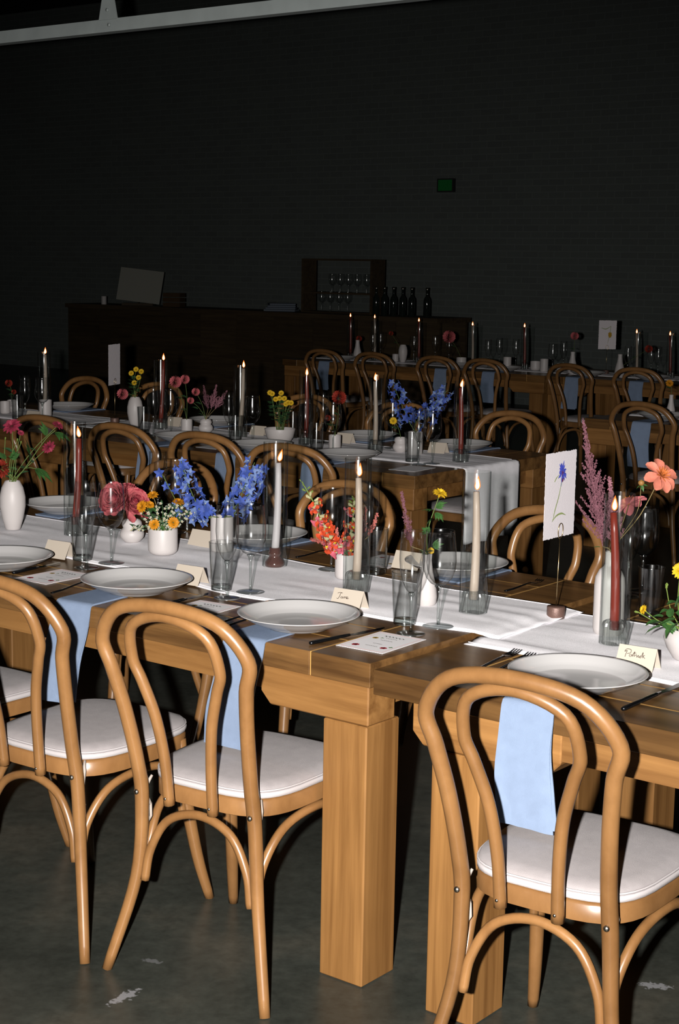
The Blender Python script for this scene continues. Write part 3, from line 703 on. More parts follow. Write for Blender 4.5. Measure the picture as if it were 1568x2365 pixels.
M_SNAP2 = plain('snapdragon_rose', (.42, .085, .12), .55, .25, var=.25, scale=60)
M_CREAM = plain('cream_petal', (.36, .35, .20), .6, .2, var=.15, scale=60)
M_AST = plain('astilbe_mauve', (.185, .080, .100), .8, .1, var=.4, scale=90)
M_AST2 = plain('astilbe_coral', (.34, .10, .085), .8, .1, var=.35, scale=90)
M_DAH = plain('dahlia_pink', (.46, .135, .145), .55, .2, var=.2, scale=50)
M_DAHC = plain('dahlia_orange', (.44, .12, .03), .55, .2, var=.25, scale=90)
M_CORAL = plain('dahlia_coral', (.47, .15, .10), .55, .2, var=.2, scale=50)
M_STRAW = plain('straw_red', (.22, .022, .012), .6, .2, var=.3, scale=90)
M_MAG = plain('zinnia_magenta', (.21, .022, .045), .6, .2, var=.3, scale=80)
M_WHT = plain('white_blossom', (.36, .36, .30), .7, .2)
M_BUD = plain('green_bud', (.12, .17, .035), .6, .2)

def f_delph(b, idx):
    for k in range(5):
        M = Rz(2 * math.pi * k / 5 + .1 * (k % 2)) @ T(.0015, 0, .002) @ Ry(-.16 - .12 * (k % 3))
        n = len(b.f); b.petal(M, .0185 + .003 * (k % 2), .0135, .16, .15, .62, 5, 1, .06, True); idx += [0 if k % 2 else 1] * (len(b.f) - n)
    n = len(b.f)
    for k in range(3): b.petal(Rz(2.1 * k) @ Ry(-1.0), .006, .005, .3, .3, .7, 2, 1)
    idx += [2] * (len(b.f) - n)
    n = len(b.f); b.tube([(0, 0, .002), (-.002, 0, -.006), (-.006, 0, -.013)], [.0025, .0016, .0006], 5); idx += [1] * (len(b.f) - n)
DEL_ME = shared_fn('delphinium_floret', [M_BLU, M_BLU2, M_WHT], f_delph)
def f_delph2(b, idx): f_delph(b, idx); idx[:] = [0 if i != 2 else 1 for i in idx]
DEL2_ME = shared_fn('delphinium_floret', [M_BLU, M_BLU2], f_delph2)
def f_ran(b, idx):
    for L in range(8):
        n0 = 5 + 2 * L; tilt = -1.48 + .205 * L; r = .002 + .003 * L
        for k in range(n0):
            a = 2 * math.pi * k / n0 + L * .6
            n = len(b.f); b.petal(Rz(a) @ T(r * .6, 0, -.0035 * L * .5) @ Ry(tilt + .14 * math.sin(k * 3.3 + L)), .015 + .0030 * L, .013 + .0022 * L, .28, .85, .62, 4, 2, .06)
            idx += [1 if L < 3 or (k + L) % 4 == 0 else 0] * (len(b.f) - n)
RAN_ME = shared_fn('ranunculus_bloom', [M_PINK, M_PINK2], f_ran)
def f_mari(mat2):
    def g(b, idx):
        for L, (n0, l, w, t) in enumerate(((14, .0165, .0062, -.10), (14, .0145, .0058, -.35), (12, .011, .005, -.7), (8, .007, .004, -1.1))):
            for k in range(n0):
                n = len(b.f); b.petal(Rz(2 * math.pi * k / n0 + L * .2) @ T(.002, 0, .001 * L) @ Ry(t + .12 * math.sin(k * 2.7)), l, w, .15, -.25, .75, 3, 1); idx += [0] * (len(b.f) - n)
        n = len(b.f); b.lathe([(0, -.006), (.004, -.004), (.0045, 0), (0, .001)], 8); idx += [1] * (len(b.f) - n)
    return g
MARI_ME = shared_fn('marigold_head', [M_ORG, M_LEAF], f_mari(0)); DAIS_ME = shared_fn('daisy_head', [M_YEL, M_LEAF], f_mari(0)); MAG_ME = shared_fn('zinnia_head', [M_MAG, M_LEAF], f_mari(0))
def f_snap(b, idx):
    n = len(b.f); b.tube([(0, 0, -.016), (0, 0, -.006), (0, 0, 0)], [.003, .006, .0075], 8, False); idx += [1] * (len(b.f) - n)
    for k, (a, tl, L, w) in enumerate(((.5, -.9, .015, .015), (-.5, -.9, .015, .015), (2.2, -.25, .014, .014), (3.14, -.15, .014, .013), (-2.2, -.25, .014, .014))):
        n = len(b.f); b.petal(Rz(a) @ T(.005, 0, 0) @ Ry(tl), L, w, .2, -.9, .7, 4, 2, .09); idx += [0] * (len(b.f) - n)
    n = len(b.f); b.lathe([(0, -.004), (.003, -.001), (.0025, .002), (0, .004)], 7); idx += [2] * (len(b.f) - n)
SNAP_ME = shared_fn('snapdragon_floret', [M_SNAP, M_CREAM, M_YEL], f_snap); SNAPR_ME = shared_fn('snapdragon_floret', [M_SNAP2, M_CREAM, M_SNAP], f_snap)
def f_bud(b, idx): b.petal(Ry(-1.3), .016, .010, .3, .3, .7, 3, 1); b.petal(Rz(2.1) @ Ry(-1.3), .017, .010, .3, .3, .7, 3, 1); b.petal(Rz(4.2) @ Ry(-1.3), .016, .010, .3, .3, .7, 3, 1); b.lathe([(0, -.004), (.004, 0), (.004, .008), (.002, .013), (0, .014)], 7)
BUDC_ME = shared_fn('snapdragon_bud', [M_CREAM], f_bud); BUDG_ME = shared_fn('green_bud', [M_BUD], f_bud)
def f_dah(b, idx):
    for k in range(8):
        n = len(b.f); b.petal(Rz(2 * math.pi * k / 8 + .1 * math.sin(k * 5)) @ T(.003, 0, 0) @ Ry(.10 - .25 * math.sin(k * 2.1) ** 2), .034, .0225, .22, -.30, .66, 6, 2, .03); idx += [0] * (len(b.f) - n)
    for L, (n0, l, t) in enumerate(((18, .0165, -.55), (14, .0135, -.9), (10, .011, -1.25))):
        for k in range(n0):
            n = len(b.f); b.petal(Rz(2 * math.pi * k / n0 + L) @ T(.002, 0, 0) @ Ry(t + .2 * math.sin(k * 3)), l, .0042, .3, .2, .8, 2, 1); idx += [1] * (len(b.f) - n)
DAH_ME = shared_fn('dahlia_head', [M_DAH, M_DAHC], f_dah); COR_ME = shared_fn('dahlia_head', [M_CORAL, M_DAHC], f_dah)
def f_ball(r, n0, l):
    def g(b, idx):
        for k in range(n0):
            z = 1 - 2 * (k + .5) / n0; a = k * 2.39996; q = math.sqrt(max(0, 1 - z * z)); d = Vector((q * math.cos(a), q * math.sin(a), z))
            b.petal(T(*(d * r * .55)) @ facing(d, a) @ Ry(-1.05), l, l * .75, .25, .5, .65, 2, 1)
    return g
STRAW_ME = shared_fn('straw_head', [M_STRAW], f_ball(.020, 80, .013)); PBALL_ME = shared_fn('pompon_head', [M_PINK], f_ball(.026, 90, .016)); RBALL_ME = shared_fn('pompon_head', [M_STRAW], f_ball(.026, 90, .016))
def f_spray(b, idx):
    for k in range(5):
        n = len(b.f); b.petal(Rz(k * 1.257) @ Ry(-.3), .0055, .0038, .1, .2, .7, 2, 1); idx += [0] * (len(b.f) - n)
    n = len(b.f); b.lathe([(0, 0), (.0016, .0006), (0, .0016)], 5); idx += [1] * (len(b.f) - n)
SPR_ME = shared_fn('white_floret', [M_WHT, M_YEL], f_spray)
def f_leaf(lobed, L=.045):
    def g(b, idx):
        if lobed:
            for a, s in ((0, 1), (.7, .72), (-.7, .72), (.35, .8), (-.35, .8)): b.petal(Rz(a) @ Ry(-.1), L * s, L * .3 * s, .15, -.5, .8, 4, 1, 0, True)
        else: b.petal(Ry(-.12), L, L * .46, .22, -.5, .75, 5, 2, .02, True)
    return g
LEAF_ME = shared_fn('leaf', [M_LEAF], f_leaf(False)); LOBE_ME = shared_fn('leaf', [M_LEAF], f_leaf(True)); DLEAF_ME = shared_fn('leaf', [M_DARKLEAF], f_leaf(False, .04)); DLOBE_ME = shared_fn('leaf', [M_DARKLEAF], f_leaf(True, .04))
def plume_mesh(L, wid, mat, seed, nb=26):
    rn = random.Random(seed); b = MB()
    b.tube([(0, 0, 0), (0, 0, L)], [.0012, .0005], 5)
    for i in range(nb):
        t = (i + .5) / nb; z = L * (.02 + .95 * t); l = wid * (1 - t) ** 1.4 * (.55 + .65 * rn.random()) + .003
        a = i * 2.4 + rn.random(); d = Vector((math.cos(a), math.sin(a), .95 + .6 * t)).normalized()
        m = max(3, int(l / .0024))
        for j in range(m):
            q = (j + 1) / m
            for k in range(3):
                p = Vector((0, 0, z)) + d * (l * q) + Vector((0, 0, l * q * q * .25)) + Vector((rn.uniform(-1, 1), rn.uniform(-1, 1), rn.uniform(-1, 1))) * (.0040 * (1.15 - q * .6))
                s = rn.uniform(.0011, .0021)
                b.add([p + Vector((s, 0, 0)), p + Vector((-s * .5, s * .9, 0)), p + Vector((-s * .5, -s * .9, 0)), p + Vector((0, 0, s * 1.5)), p - Vector((0, 0, s * 1.3))], [(0, 1, 3), (1, 2, 3), (2, 0, 3), (1, 0, 4), (2, 1, 4), (0, 2, 4)])
    me = b.mesh('plume', False); me.materials.append(mat); return me

def stem(name, label, cat, pts, mat=None, r=.0016, group=None, n=5):
    pts = crom(pts, n); t = thing(name, label, cat, pts[0], 0, group)
    MB().tube([p - pts[0] for p in pts], [r * 1.15, r * .8], 6).build('stem', mat or M_STEM, t)
    return t
def put(me, t, name, p, d, spin=0, s=1.0):
    o = link(name, me, t); M = T(*(Vector(p) - t.location)) @ facing(d, spin); o.location = M.to_translation(); o.rotation_euler = M.to_euler(); o.scale = (s, s, s); return o
def putleaf(me, t, p, d, s=1.0, droop=0):
    # leaf blade along direction d
    d = Vector(d).normalized(); x = d; z = (Vector((0, 0, 1)) - x * x.z); z = z.normalized() if z.length > 1e-3 else Vector((0, 1, 0)); y = z.cross(x)
    M = Matrix(((x.x, y.x, z.x), (x.y, y.y, z.y), (x.z, y.z, z.z))).to_4x4()
    o = link('leaf', me, t); o.location = Vector(p) - t.location; o.rotation_euler = (M @ Rx(droop)).to_euler(); o.scale = (s, s, s); return o
def delphinium(mouth, path, label, nfl=22, seed=0, s=1.0, spread=.022, group=None):
    # path: world points of the flowering part
    rn = random.Random(seed); pts = [mouth + Vector((0, 0, -.05)), mouth] + path; t = stem('delphinium_stem', label, 'flower', pts, M_STEM, .0015, group)
    fp = crom(path, 10); N = len(fp)
    for i in range(nfl):
        q = i / (nfl - 1); c = fp[int(q * (N - 1))]
        a = i * 2.4 + rn.random() * .8; sp = spread * (1.05 - .45 * q) * rn.uniform(.7, 1.25)
        ax = (fp[min(N - 1, int(q * (N - 1)) + 2)] - fp[max(0, int(q * (N - 1)) - 2)]).normalized(); e = ax.orthogonal().normalized(); f = ax.cross(e)
        d = e * math.cos(a) + f * math.sin(a); p = c + d * sp + Vector((0, 0, -.003))
        if rn.random() < .45: d = (d + Vector((-.25, -1, .1))).normalized()
        put(DEL_ME if rn.random() < .55 else DEL2_ME, t, 'floret', p, (d + ax * .25 + Vector((0, 0, -.15))), rn.random() * 6, s * rn.uniform(.85, 1.15) * (1 - .25 * q))
    MB().tube([Vector((0, 0, 0)), Vector((.004, 0, .03))], .001, 5).build('side_shoot', M_STEM, t, loc=path[0] - t.location)
    return t
def headflower(name, label, mouth, head, me, d=(-.1, -1, .35), s=1.0, mat=None, r=.0014, leaves=0, lme=None, seed=0, mid=None, group=None, headname='blossom', cat='flower', drop=.05):
    rn = random.Random(seed); m = mid or (mouth + (head - mouth) * .5 + Vector((rn.uniform(-.008, .008), 0, .01)))
    t = stem(name, label, cat, [mouth + Vector((0, 0, -drop)), mouth, m, head], mat, r, group)
    put(me, t, headname, head, d, rn.random() * 6, s)
    for k in range(leaves):
        q = .25 + .6 * k / max(1, leaves); p = mouth + (head - mouth) * q
        a = rn.random() * 6.28; putleaf(lme or LEAF_ME, t, p, (math.cos(a), math.sin(a) * .6, .35), rn.uniform(.6, 1.0), rn.uniform(-.6, .6))
    return t

# ================================================================== front row, left-hand table
RUNZ = TZ + RZ
def at(u, v, z=TZ): return uv(u, v, z)
# plates: rim centres read off the photo at rim height
S = [('across from the oval vase', (1, 1281), TZ), ('in front of the orange marigolds', (316, 1335), TZ), ('in front of the red snapdragons', (690, 1414), TZ), ('beside the number 2 card', (1334, 1548), TZ - .012)]
PC = []
for who, (x, y), z in S:
    p = onz(x, y, z + .041); p.z = z; PC.append(p)
    plate(p, 'white coupe dinner plate on a blue napkin, ' + who)
FS = [('behind the red taper in the hurricane', (166, 1156)), ('behind the white taper', (601, 1228)), ('behind the cream taper next to the 2 card', (1063, 1293))]
FC = []
for who, (x, y) in FS:
    p = onz(x, y, TZ + .041); p.z = TZ; u, v = touv(p); p = uv(u, min(v, W - .155)); FC.append(p)
    plate(p, 'white dinner plate across the front table, ' + who)
# napkins over the near edge; pixel = where the strip crosses the table edge
for k, (ex, ey, an, sk, hg) in enumerate(((None, 0, 0, 0, .24), (190, 1390, .10, -.6, .24), (574, 1474, .06, -.5, .24), (1240, 1618, .02, .35, .228))):
    z = S[k][2]
    if ex is None: u = touv(PC[0])[0] - .03
    else: u = touv(onz(ex, ey, z))[0]
    napkin(uv(u, .0 if k < 3 else .002, z), 'folded light blue napkin hanging off the table, plate ' + S[k][0], vin=touv(PC[k])[1] + .09, hang=hg, ang=an, skew=sk, seed=k + 1, slant=.03 if k < 3 else .045)
for k, p in enumerate(FC):
    u, v = touv(p); napkin(uv(u + .02, W, TZ), 'light blue napkin under the far plate ' + FS[k][0], vin=W - v + .10, hang=.24, flip=-1, seed=7 + k)
# menus
menu(at(-.098, .172), -ANG + .04, 'printed menu card at the table corner beside the black knife')
menu(at(-1.218, .188), -ANG + .03, 'printed menu card left of the plate before the marigolds')
menu(at(-.645, .150), -ANG + .10, 'printed menu card half hidden behind a chair hoop')
menu(at(1.0, .17, TZ - .012), -ANG, 'printed menu card right of the plate beside the number 2 card')
for x, y, rr, lb in ((889, 1297, .1, 'printed menu card across the table behind the cream taper'), (1148, 1340, 0, 'x')):
    if lb != 'x': p = onz(x, y); menu(p, -ANG + math.pi + rr, lb)
# place cards
for x, y, lb, tx in ((137, 1290, 'blank-looking cream place card behind the plate across from the oval vase', None), (440, 1350, 'cream place card behind the plate in front of the marigolds', None),
                     (806, 1408, 'cream place card handwritten in ink behind the plate in front of the snapdragons', TXT1), (1472, 1546, 'cream place card handwritten in ink behind the plate beside the number 2 card', TXT2)):
    z = TZ if x < 1300 else TZ - .012
    p = onz(x, y, z); u, v = touv(p)
    placecard(uv(u, v, z + (.0045 if v > .36 or x > 1300 else .0008)), -ANG + .08, lb, text=tx)
for x, y, lb in ((470, 1262, 'cream place card across the table behind the delphinium cup'), (944, 1314, 'cream place card across the table behind the wine glass')):
    p = onz(x, y, TZ); placecard(p + Vector((0, 0, .003)), -ANG + .05, lb)
# cutlery
knife(onz(716, 1490), onz(888, 1454), 'black table knife between the plate before the snapdragons and its menu')
knife(onz(1438, 1643, TZ - .012), onz(1600, 1571, TZ - .012), 'black table knife right of the plate beside the number 2 card')
fork(onz(1085, 1556, TZ - .012), onz(1196, 1508, TZ - .012), 'black fork left of the plate beside the number 2 card')
fork(onz(1124, 1562, TZ - .012), onz(1228, 1516, TZ - .012), 'black fork tucked under the plate rim beside the number 2 card')
fork(onz(486, 1446), onz(604, 1418), 'black fork left of the plate before the snapdragons')
fork(onz(505, 1452), onz(620, 1424), 'black inner fork left of the plate before the snapdragons')
fork(onz(120, 1372), onz(230, 1338), 'black fork left of the plate before the marigolds')
knife(onz(372, 1402), onz(482, 1374), 'black table knife right of the plate before the marigolds')
knife(onz(30, 1327), onz(140, 1302), 'black table knife right of the plate across from the oval vase')
fork(uv(-.20, .86), uv(-.20, 1.04), 'black fork on the far side beside the cream taper')
fork(uv(-.92, .86), uv(-.92, 1.04), 'black fork on the far side beside the white taper')
# glasses of the near settings
for k, (who, a, b, c) in enumerate((('left of the orange marigolds', (190, 1301), (199, 1316), (257, 1308)), ('in front of the delphinium cup', (511, 1367), (524, 1386), (578, 1375)), ('in front of the teardrop vase', (934, 1446), (948, 1468), (1011, 1455)))):
    for proto, (x, y), nm in ((TUMB, a, 'clear water tumbler'), (FLUTE, b, 'clear champagne flute'), (WINE, c, 'clear wine glass')):
        p = onz(x, y - 4); u, v = touv(p); p.z = TZ + (.0045 if v > .37 else .0006)
        gl(proto, p, nm + ' standing ' + who)
# glasses of the far settings
for who, L in (('behind the marigold cup', ((TUMB, (432, 1228)), (WINE, (404, 1236)), (FLUTE, (365, 1222)))), ('behind the red snapdragons', ((WINE, (765, 1322)), (FLUTE, (850, 1318)), (TUMB, (868, 1332)))),
               ('behind the hurricane of the short red taper', ((WINE, (1482, 1372)), (FLUTE, (1449, 1385)), (TUMB, (1500, 1432))))):
    for proto, (x, y) in L:
        z = TZ if x < 1400 else TZ - .012
        p = onz(x, y - 3, z); p.z += .0045
        gl(proto, p, {'water_tumbler': 'clear water tumbler', 'wine_glass': 'clear wine glass', 'champagne_flute': 'clear champagne flute'}[proto.name.split('.')[0]] + ' ' + who)
# candles
candle_set(onz(174, 1238), (182, 1013), M_WAXR, 'lit long red taper by the oval vase', tilt=-.15)
candle_set(onz(634, 1310), (643, 1069), M_WAXW, 'lit white taper beside the delphiniums', amber=True, tilt=.25)
candle_set(onz(822, 1370), (828, 1104), M_WAXC, 'lit cream taper before the snapdragons', tilt=.08)
candle_set(onz(1092, 1418), (1100, 1136), M_WAXC, 'lit cream taper nearest the 2 card', tilt=.08)
candle_set(onz(1417, 1490, TZ - .012), (1417, 1184), M_WAXR, 'lit red taper before the mauve astilbe', tilt=.02)
# number 2 card on its stand
def number_stand(base, label, cardw, cardh, rot, rod_h, card_lift, paint, cname, clabel, tip=None, lean=0):
    t = thing('card_stand', label, 'card stand', base, rot)
    MB().lathe([(0, .001), (.0215, 0), (.0228, .002), (.0228, .028), (.0215, .030), (0, .030)], 32).build('base', M_BRONZE, t)
    MB().tube([(0, 0, .028), (lean * .5, 0, .028 + rod_h * .5), (lean, 0, .028 + rod_h)], .0013, 8).build('rod', M_BRASS, t)
    ring = [(lean + .0115 * math.sin(a), -.0016 * math.sin(a * .5), .028 + rod_h + .019 - .019 * math.cos(a)) for a in [2 * math.pi * k / 28 for k in range(29)]]
    MB().tube(ring, .0012, 6).build('clip_ring', M_BRASS, t)
    # deckle-edged card held in the ring
    rn = random.Random(3); z0 = .028 + rod_h + card_lift; E = []
    def edge(a, b, n):
        for k in range(n):
            q = k / n; p = Vector(a) + (Vector(b) - Vector(a)) * q; nrm = Vector((-(b[1] - a[1]), b[0] - a[0])).normalized()
            E.append(p + nrm * rn.uniform(-.0011, .0011))
    hw = cardw / 2
    edge((-hw, z0), (hw, z0), 30); edge((hw, z0), (hw, z0 + cardh), 44); edge((hw, z0 + cardh), (-hw, z0 + cardh), 30); edge((-hw, z0 + cardh), (-hw, z0), 44)
    c = thing(cname, clabel, 'number card', base, rot)
    MB().prism([(p.x, p.y) for p in E], .0005, .0013).build('paper', M_SIGN, c, False)
    if paint: paint(c, hw, z0, cardh)
    return t, c
def ribbon(pts, ws, y=-.0002):
    pts = crom([(p[0], y, p[1]) for p in pts], 6); b = MB(); P = []
    n = len(pts)
    for i, p in enumerate(pts):
        d = (pts[min(n - 1, i + 1)] - pts[max(0, i - 1)]).normalized(); nr = Vector((-d.z, 0, d.x)); w = interp(i / (n - 1), ws) / 2
        P.append([p - nr * w, p + nr * w])
    return b.grid(P)
def paint2(c, hw, z0, ch):
    gp = plain('watercolour_green', (.21, .26, .10), .8, .1, var=.2, scale=80); bl = plain('watercolour_blue', (.045, .06, .36), .8, .1, var=.5, scale=120); pu = plain('watercolour_plum', (.12, .035, .08), .8, .1); gy = plain('watercolour_grey', (.20, .24, .26), .8, .1)
    X = lambda q: -hw + q * 2 * hw; Z = lambda q: z0 + ch * q
    ribbon([(X(.50), Z(.595)), (X(.44), Z(.47)), (X(.34), Z(.33)), (X(.27), Z(.20))], [.0022, .0034, .0038, .0018]).build('painted_stem', gp, c, False)
    ribbon([(X(.25), Z(.195)), (X(.38), Z(.255)), (X(.55), Z(.275)), (X(.70), Z(.245))], [.001, .0042, .0050, .001]).build('painted_leaf', gp, c, False)
    ribbon([(X(.29), Z(.66)), (X(.345), Z(.70)), (X(.43), Z(.735))], [.003, .0032, .0012]).build('painted_leaf', gp, c, False)
    ribbon([(X(.50), Z(.595)), (X(.515), Z(.625)), (X(.53), Z(.65))], [.004, .0048, .004], -.0003).build('painted_calyx', gy, c, False)
    ribbon([(X(.53), Z(.645)), (X(.56), Z(.67)), (X(.59), Z(.715))], [.004, .0085, .003], -.0003).build('painted_calyx', pu, c, False)
    b = MB(); rn = random.Random(4)
    for k in range(34):
        a = rn.random() * 6.283; l = rn.uniform(.013, .025) * (1.15 if abs(math.sin(a)) > .5 else .9); cx, cz = X(.535), Z(.765)
        b.petal(T(cx, -.0004 - .00001 * k, cz) @ Rx(math.pi / 2) @ Rz(a), l, .005, 0, 0, .8, 3, 1)
    b.build('painted_cornflower', bl, c, False)
    b = MB()
    for k in range(10):
        a = rn.random() * 6.283; b.petal(T(X(.535), -.0009, Z(.755)) @ Rx(math.pi / 2) @ Rz(a), rn.uniform(.004, .008), .002, 0, 0, .8, 2, 1)
    b.build('painted_centre', pu, c, False)
sb = onz(1283, 1430, TZ - .012) + Vector((0, 0, RZ))
number_stand(sb, 'round bronze card stand with brass rod beside the red taper', .146, .212, math.radians(52), .172, .004, paint2, 'number_card', 'deckle-edged white card painted with a cornflower number 2', lean=.006)
# ------------------------------------------------------------------ vases and flowers of the front row
def zr(x, y, z=TZ): p = onz(x, y, z); p.z = z + RZ + .0012; return p
B1 = zr(30, 1226); vase(P_OVAL, B1, 'tall oval white vase holding red zinnias and green stems', name='bud_vase')
B2 = zr(305, 1255); vase(P_BULGE, B2, 'small double-bulged white vase of pink ranunculus', name='bud_vase')
B3 = zr(376, 1283); vase(P_CUP, B3, 'round white ceramic cup of orange marigolds', 'cup', name='ceramic_cup')
B4 = zr(512, 1276); vase(P_TALLCUP, B4, 'white cylinder cup filled with blue delphiniums', 'cup', name='ceramic_cup')
B5 = zr(797, 1340); vase(P_SMALL, B5, 'small white cup of red snapdragons', 'cup', name='ceramic_cup')
B6 = zr(984, 1400); vase(P_TEAR, B6, 'teardrop white bud vase seen through the wine glass', name='bud_vase')
B7 = zr(1403, 1468, TZ - .012); vase(P_TALL, B7, 'tall white bottle vase behind the red taper', name='bottle_vase')
B8 = zr(1590, 1528, TZ - .012); vase(P_BOWL, B8, 'round white bud bowl with yellow daisies at the 2 table', 'bowl', name='bud_bowl')
def up(p, h): return p + Vector((0, 0, h))
def hd(x, y, base, dy=0): return ony(x, y, base.y + dy)
# oval vase
m1 = up(B1, .150)
for k, (x, y, me, s, lb, d, dy) in enumerate(((28, 985, MAG_ME, 1.7, 'magenta zinnia facing up from the oval vase', (-.2, -.6, .8), 0), (133, 983, MAG_ME, 1.1, 'magenta zinnia on the long leaning stem of the oval vase', (.5, -.2, .8), .01), (112, 1032, MAG_ME, 1.3, 'drooping magenta zinnia right of the oval vase', (.6, -.6, -.5), .05),
                                              (1, 1083, STRAW_ME, 1.25, 'brick red strawflower left above the oval vase', (-.3, -.9, .2), -.02), (48, 1000, MAG_ME, .6, 'small half-open zinnia above the oval vase', (.3, -.5, .6), .03))):
    headflower('zinnia_stem', lb, m1 + Vector((.004 * (k - 2), 0, 0)), hd(x, y, B1, dy), me, d, s, seed=k, leaves=2, lme=DLEAF_ME, headname='blossom')
t = stem('leafy_stem', 'bare green stem with a lobed leaf bending right from the oval vase', 'stem', [m1 + Vector((.008, 0, -.05)), m1 + Vector((.008, 0, 0)), hd(60, 1078, B1), hd(105, 1015, B1), hd(128, 994, B1)])
putleaf(LOBE_ME, t, hd(82, 1084, B1), (1, -.2, -.55), 1.6, .2); putleaf(LOBE_ME, t, hd(68, 1062, B1), (-.1, .2, 1), 1.7, 1.2); putleaf(LOBE_ME, t, hd(128, 1000, B1), (.8, -.2, -.3), 1.35, .2); putleaf(LOBE_ME, t, hd(105, 1005, B1), (-.2, 0, 1), 1.1, .9)
MB().tube([hd(55, 1082, B1) - t.location, hd(70, 1080, B1) - t.location, hd(84, 1083, B1) - t.location], .0012, 6).build('leaf_stalk', M_STEM, t)
for k, (a, b2) in enumerate(((( 24, 1060), (40, 1018)), ((34, 1062), (48, 1024)), ((12, 1060), (12, 1015)))):
    t = stem('leafy_stem', 'upright green stem crowded in the oval vase', 'stem', [m1 + Vector((-.008 + .006 * k, 0, -.05)), m1 + Vector((-.008 + .006 * k, 0, 0)), hd(*a, B1), hd(*b2, B1)], group='green stems in the oval vase')
    putleaf(LOBE_ME, t, hd(*a, B1, -.005), (.5 - k * .5, -.3, .6), 1.0, .5); put(BUDG_ME, t, 'bud', hd(*b2, B1), (.2, -.2, 1), 0, .5)
# pink ranunculus
m2 = up(B2, .064)
for k, (x, y, s, d, dy) in enumerate(((262, 1152, 1.18, (-.5, -.8, .35), -.02), (312, 1158, .98, (.35, -.8, .45), .0), (290, 1128, .72, (-.1, -.2, 1), .04), (335, 1178, .62, (.8, -.5, .1), .02))):
    headflower('ranunculus_stem', ('big pink ranunculus bloom seen through the wine glass', 'pink ranunculus bloom beside the marigolds', 'pink ranunculus bloom facing upward over the double-bulged vase', 'small pink ranunculus drooping behind the marigolds')[k], m2, hd(x, y, B2, dy), RAN_ME, d, s, seed=k)
o = MB().petal(T() @ Ry(.9), .045, .035, .2, .5, .65, 5, 2).build('loose_petal', M_PINK, None, True, hd(292, 1178, B2, -.03), (0, .3, -.6)); tag(o, 'loose pink petal hanging under the ranunculus bloom', 'petal')
# marigold cup
m3 = up(B3, .070)
for k, (x, y, s, d, dy) in enumerate(((353, 1144, .95, (-.1, -.45, .9), .01), (328, 1170, 1.05, (-.5, -.7, .3), -.02), (346, 1166, .8, (.3, -.5, .6), .02), (412, 1160, 1.0, (.2, -.25, .95), .03), (356, 1211, .95, (-.2, -.9, .3), -.03), (400, 1207, .98, (.3, -.9, .3), -.025))):
    headflower('marigold_stem', ('orange marigold on the tallest straw stem of the cup', 'orange marigold leaning toward the pink ranunculus', 'orange marigold tucked behind the leaning one', 'orange marigold seen from the side next to the delphinium', 'low orange marigold over the cup rim', 'low orange marigold at the cup rim nearest the delphinium')[k], m3 + Vector((.006 * (k - 2.5), 0, 0)), hd(x, y, B3, dy), MARI_ME, d, s, seed=k, mat=M_TWIG if k == 0 else None, leaves=2, lme=LOBE_ME)
for g in range(5):
    rn = random.Random(40 + g); x0 = 328 + 22 * g; hp = hd(x0 + rn.uniform(-6, 8), 1150 + 16 * abs(g - 3) + rn.uniform(0, 20), B3, rn.uniform(-.02, .03))
    t = stem('filler_spray', 'airy spray of tiny white filler blossoms in the marigold cup', 'flower', [up(m3, -.05), m3 + Vector((.012 * (g - 2), 0, 0)), m3 * .45 + hp * .55, hp], M_LEAF, .001, 'white filler sprays')
    for k in range(22):
        q = rn.uniform(.12, 1.0); p = m3 + Vector((.012 * (g - 2), 0, 0)) + (hp - m3) * q + Vector((rn.uniform(-.018, .018), rn.uniform(-.03, .01), rn.uniform(-.008, .010)))
        put(SPR_ME, t, 'floret', p, (rn.uniform(-.5, .5), -.8, .5), 0, rn.uniform(.7, 1.1))
        if k % 3: putleaf(DLEAF_ME, t, p + Vector((0, .006, -.004)), (rn.uniform(-1, 1), -.3, rn.uniform(.2, 1)), .5, rn.uniform(-1, 1))
# blue delphiniums
m4 = up(B4, .098)
delphinium(m4 + Vector((-.008, 0, 0)), [hd(470, 1190, B4, -.01), hd(448, 1150, B4, -.01), hd(430, 1105, B4, -.01), hd(418, 1065, B4, -.01)], 'tall blue delphinium stem leaning toward the marigolds', 30, 1, 1.08, .026)
delphinium(m4, [hd(540, 1190, B4, .01), hd(555, 1150, B4, .01), hd(570, 1110, B4, .01), hd(588, 1068, B4, .01)], 'thick blue delphinium stem leaning toward the white taper', 36, 2, 1.12, .031)
delphinium(m4 + Vector((.006, 0, 0)), [hd(575, 1140, B4, .02), hd(592, 1110, B4, .02), hd(606, 1080, B4, .02)], 'slender blue delphinium stem touching the white taper hurricane', 14, 3, 1.0, .020)
delphinium(m4 + Vector((-.012, -.01, 0)), [hd(480, 1195, B4, -.02), hd(462, 1180, B4, -.02), hd(420, 1175, B4, -.03), hd(372, 1090, B4, -.01)], 'sprawling blue delphinium stem drooping over the cup rim', 13, 4, 1.05, .016)
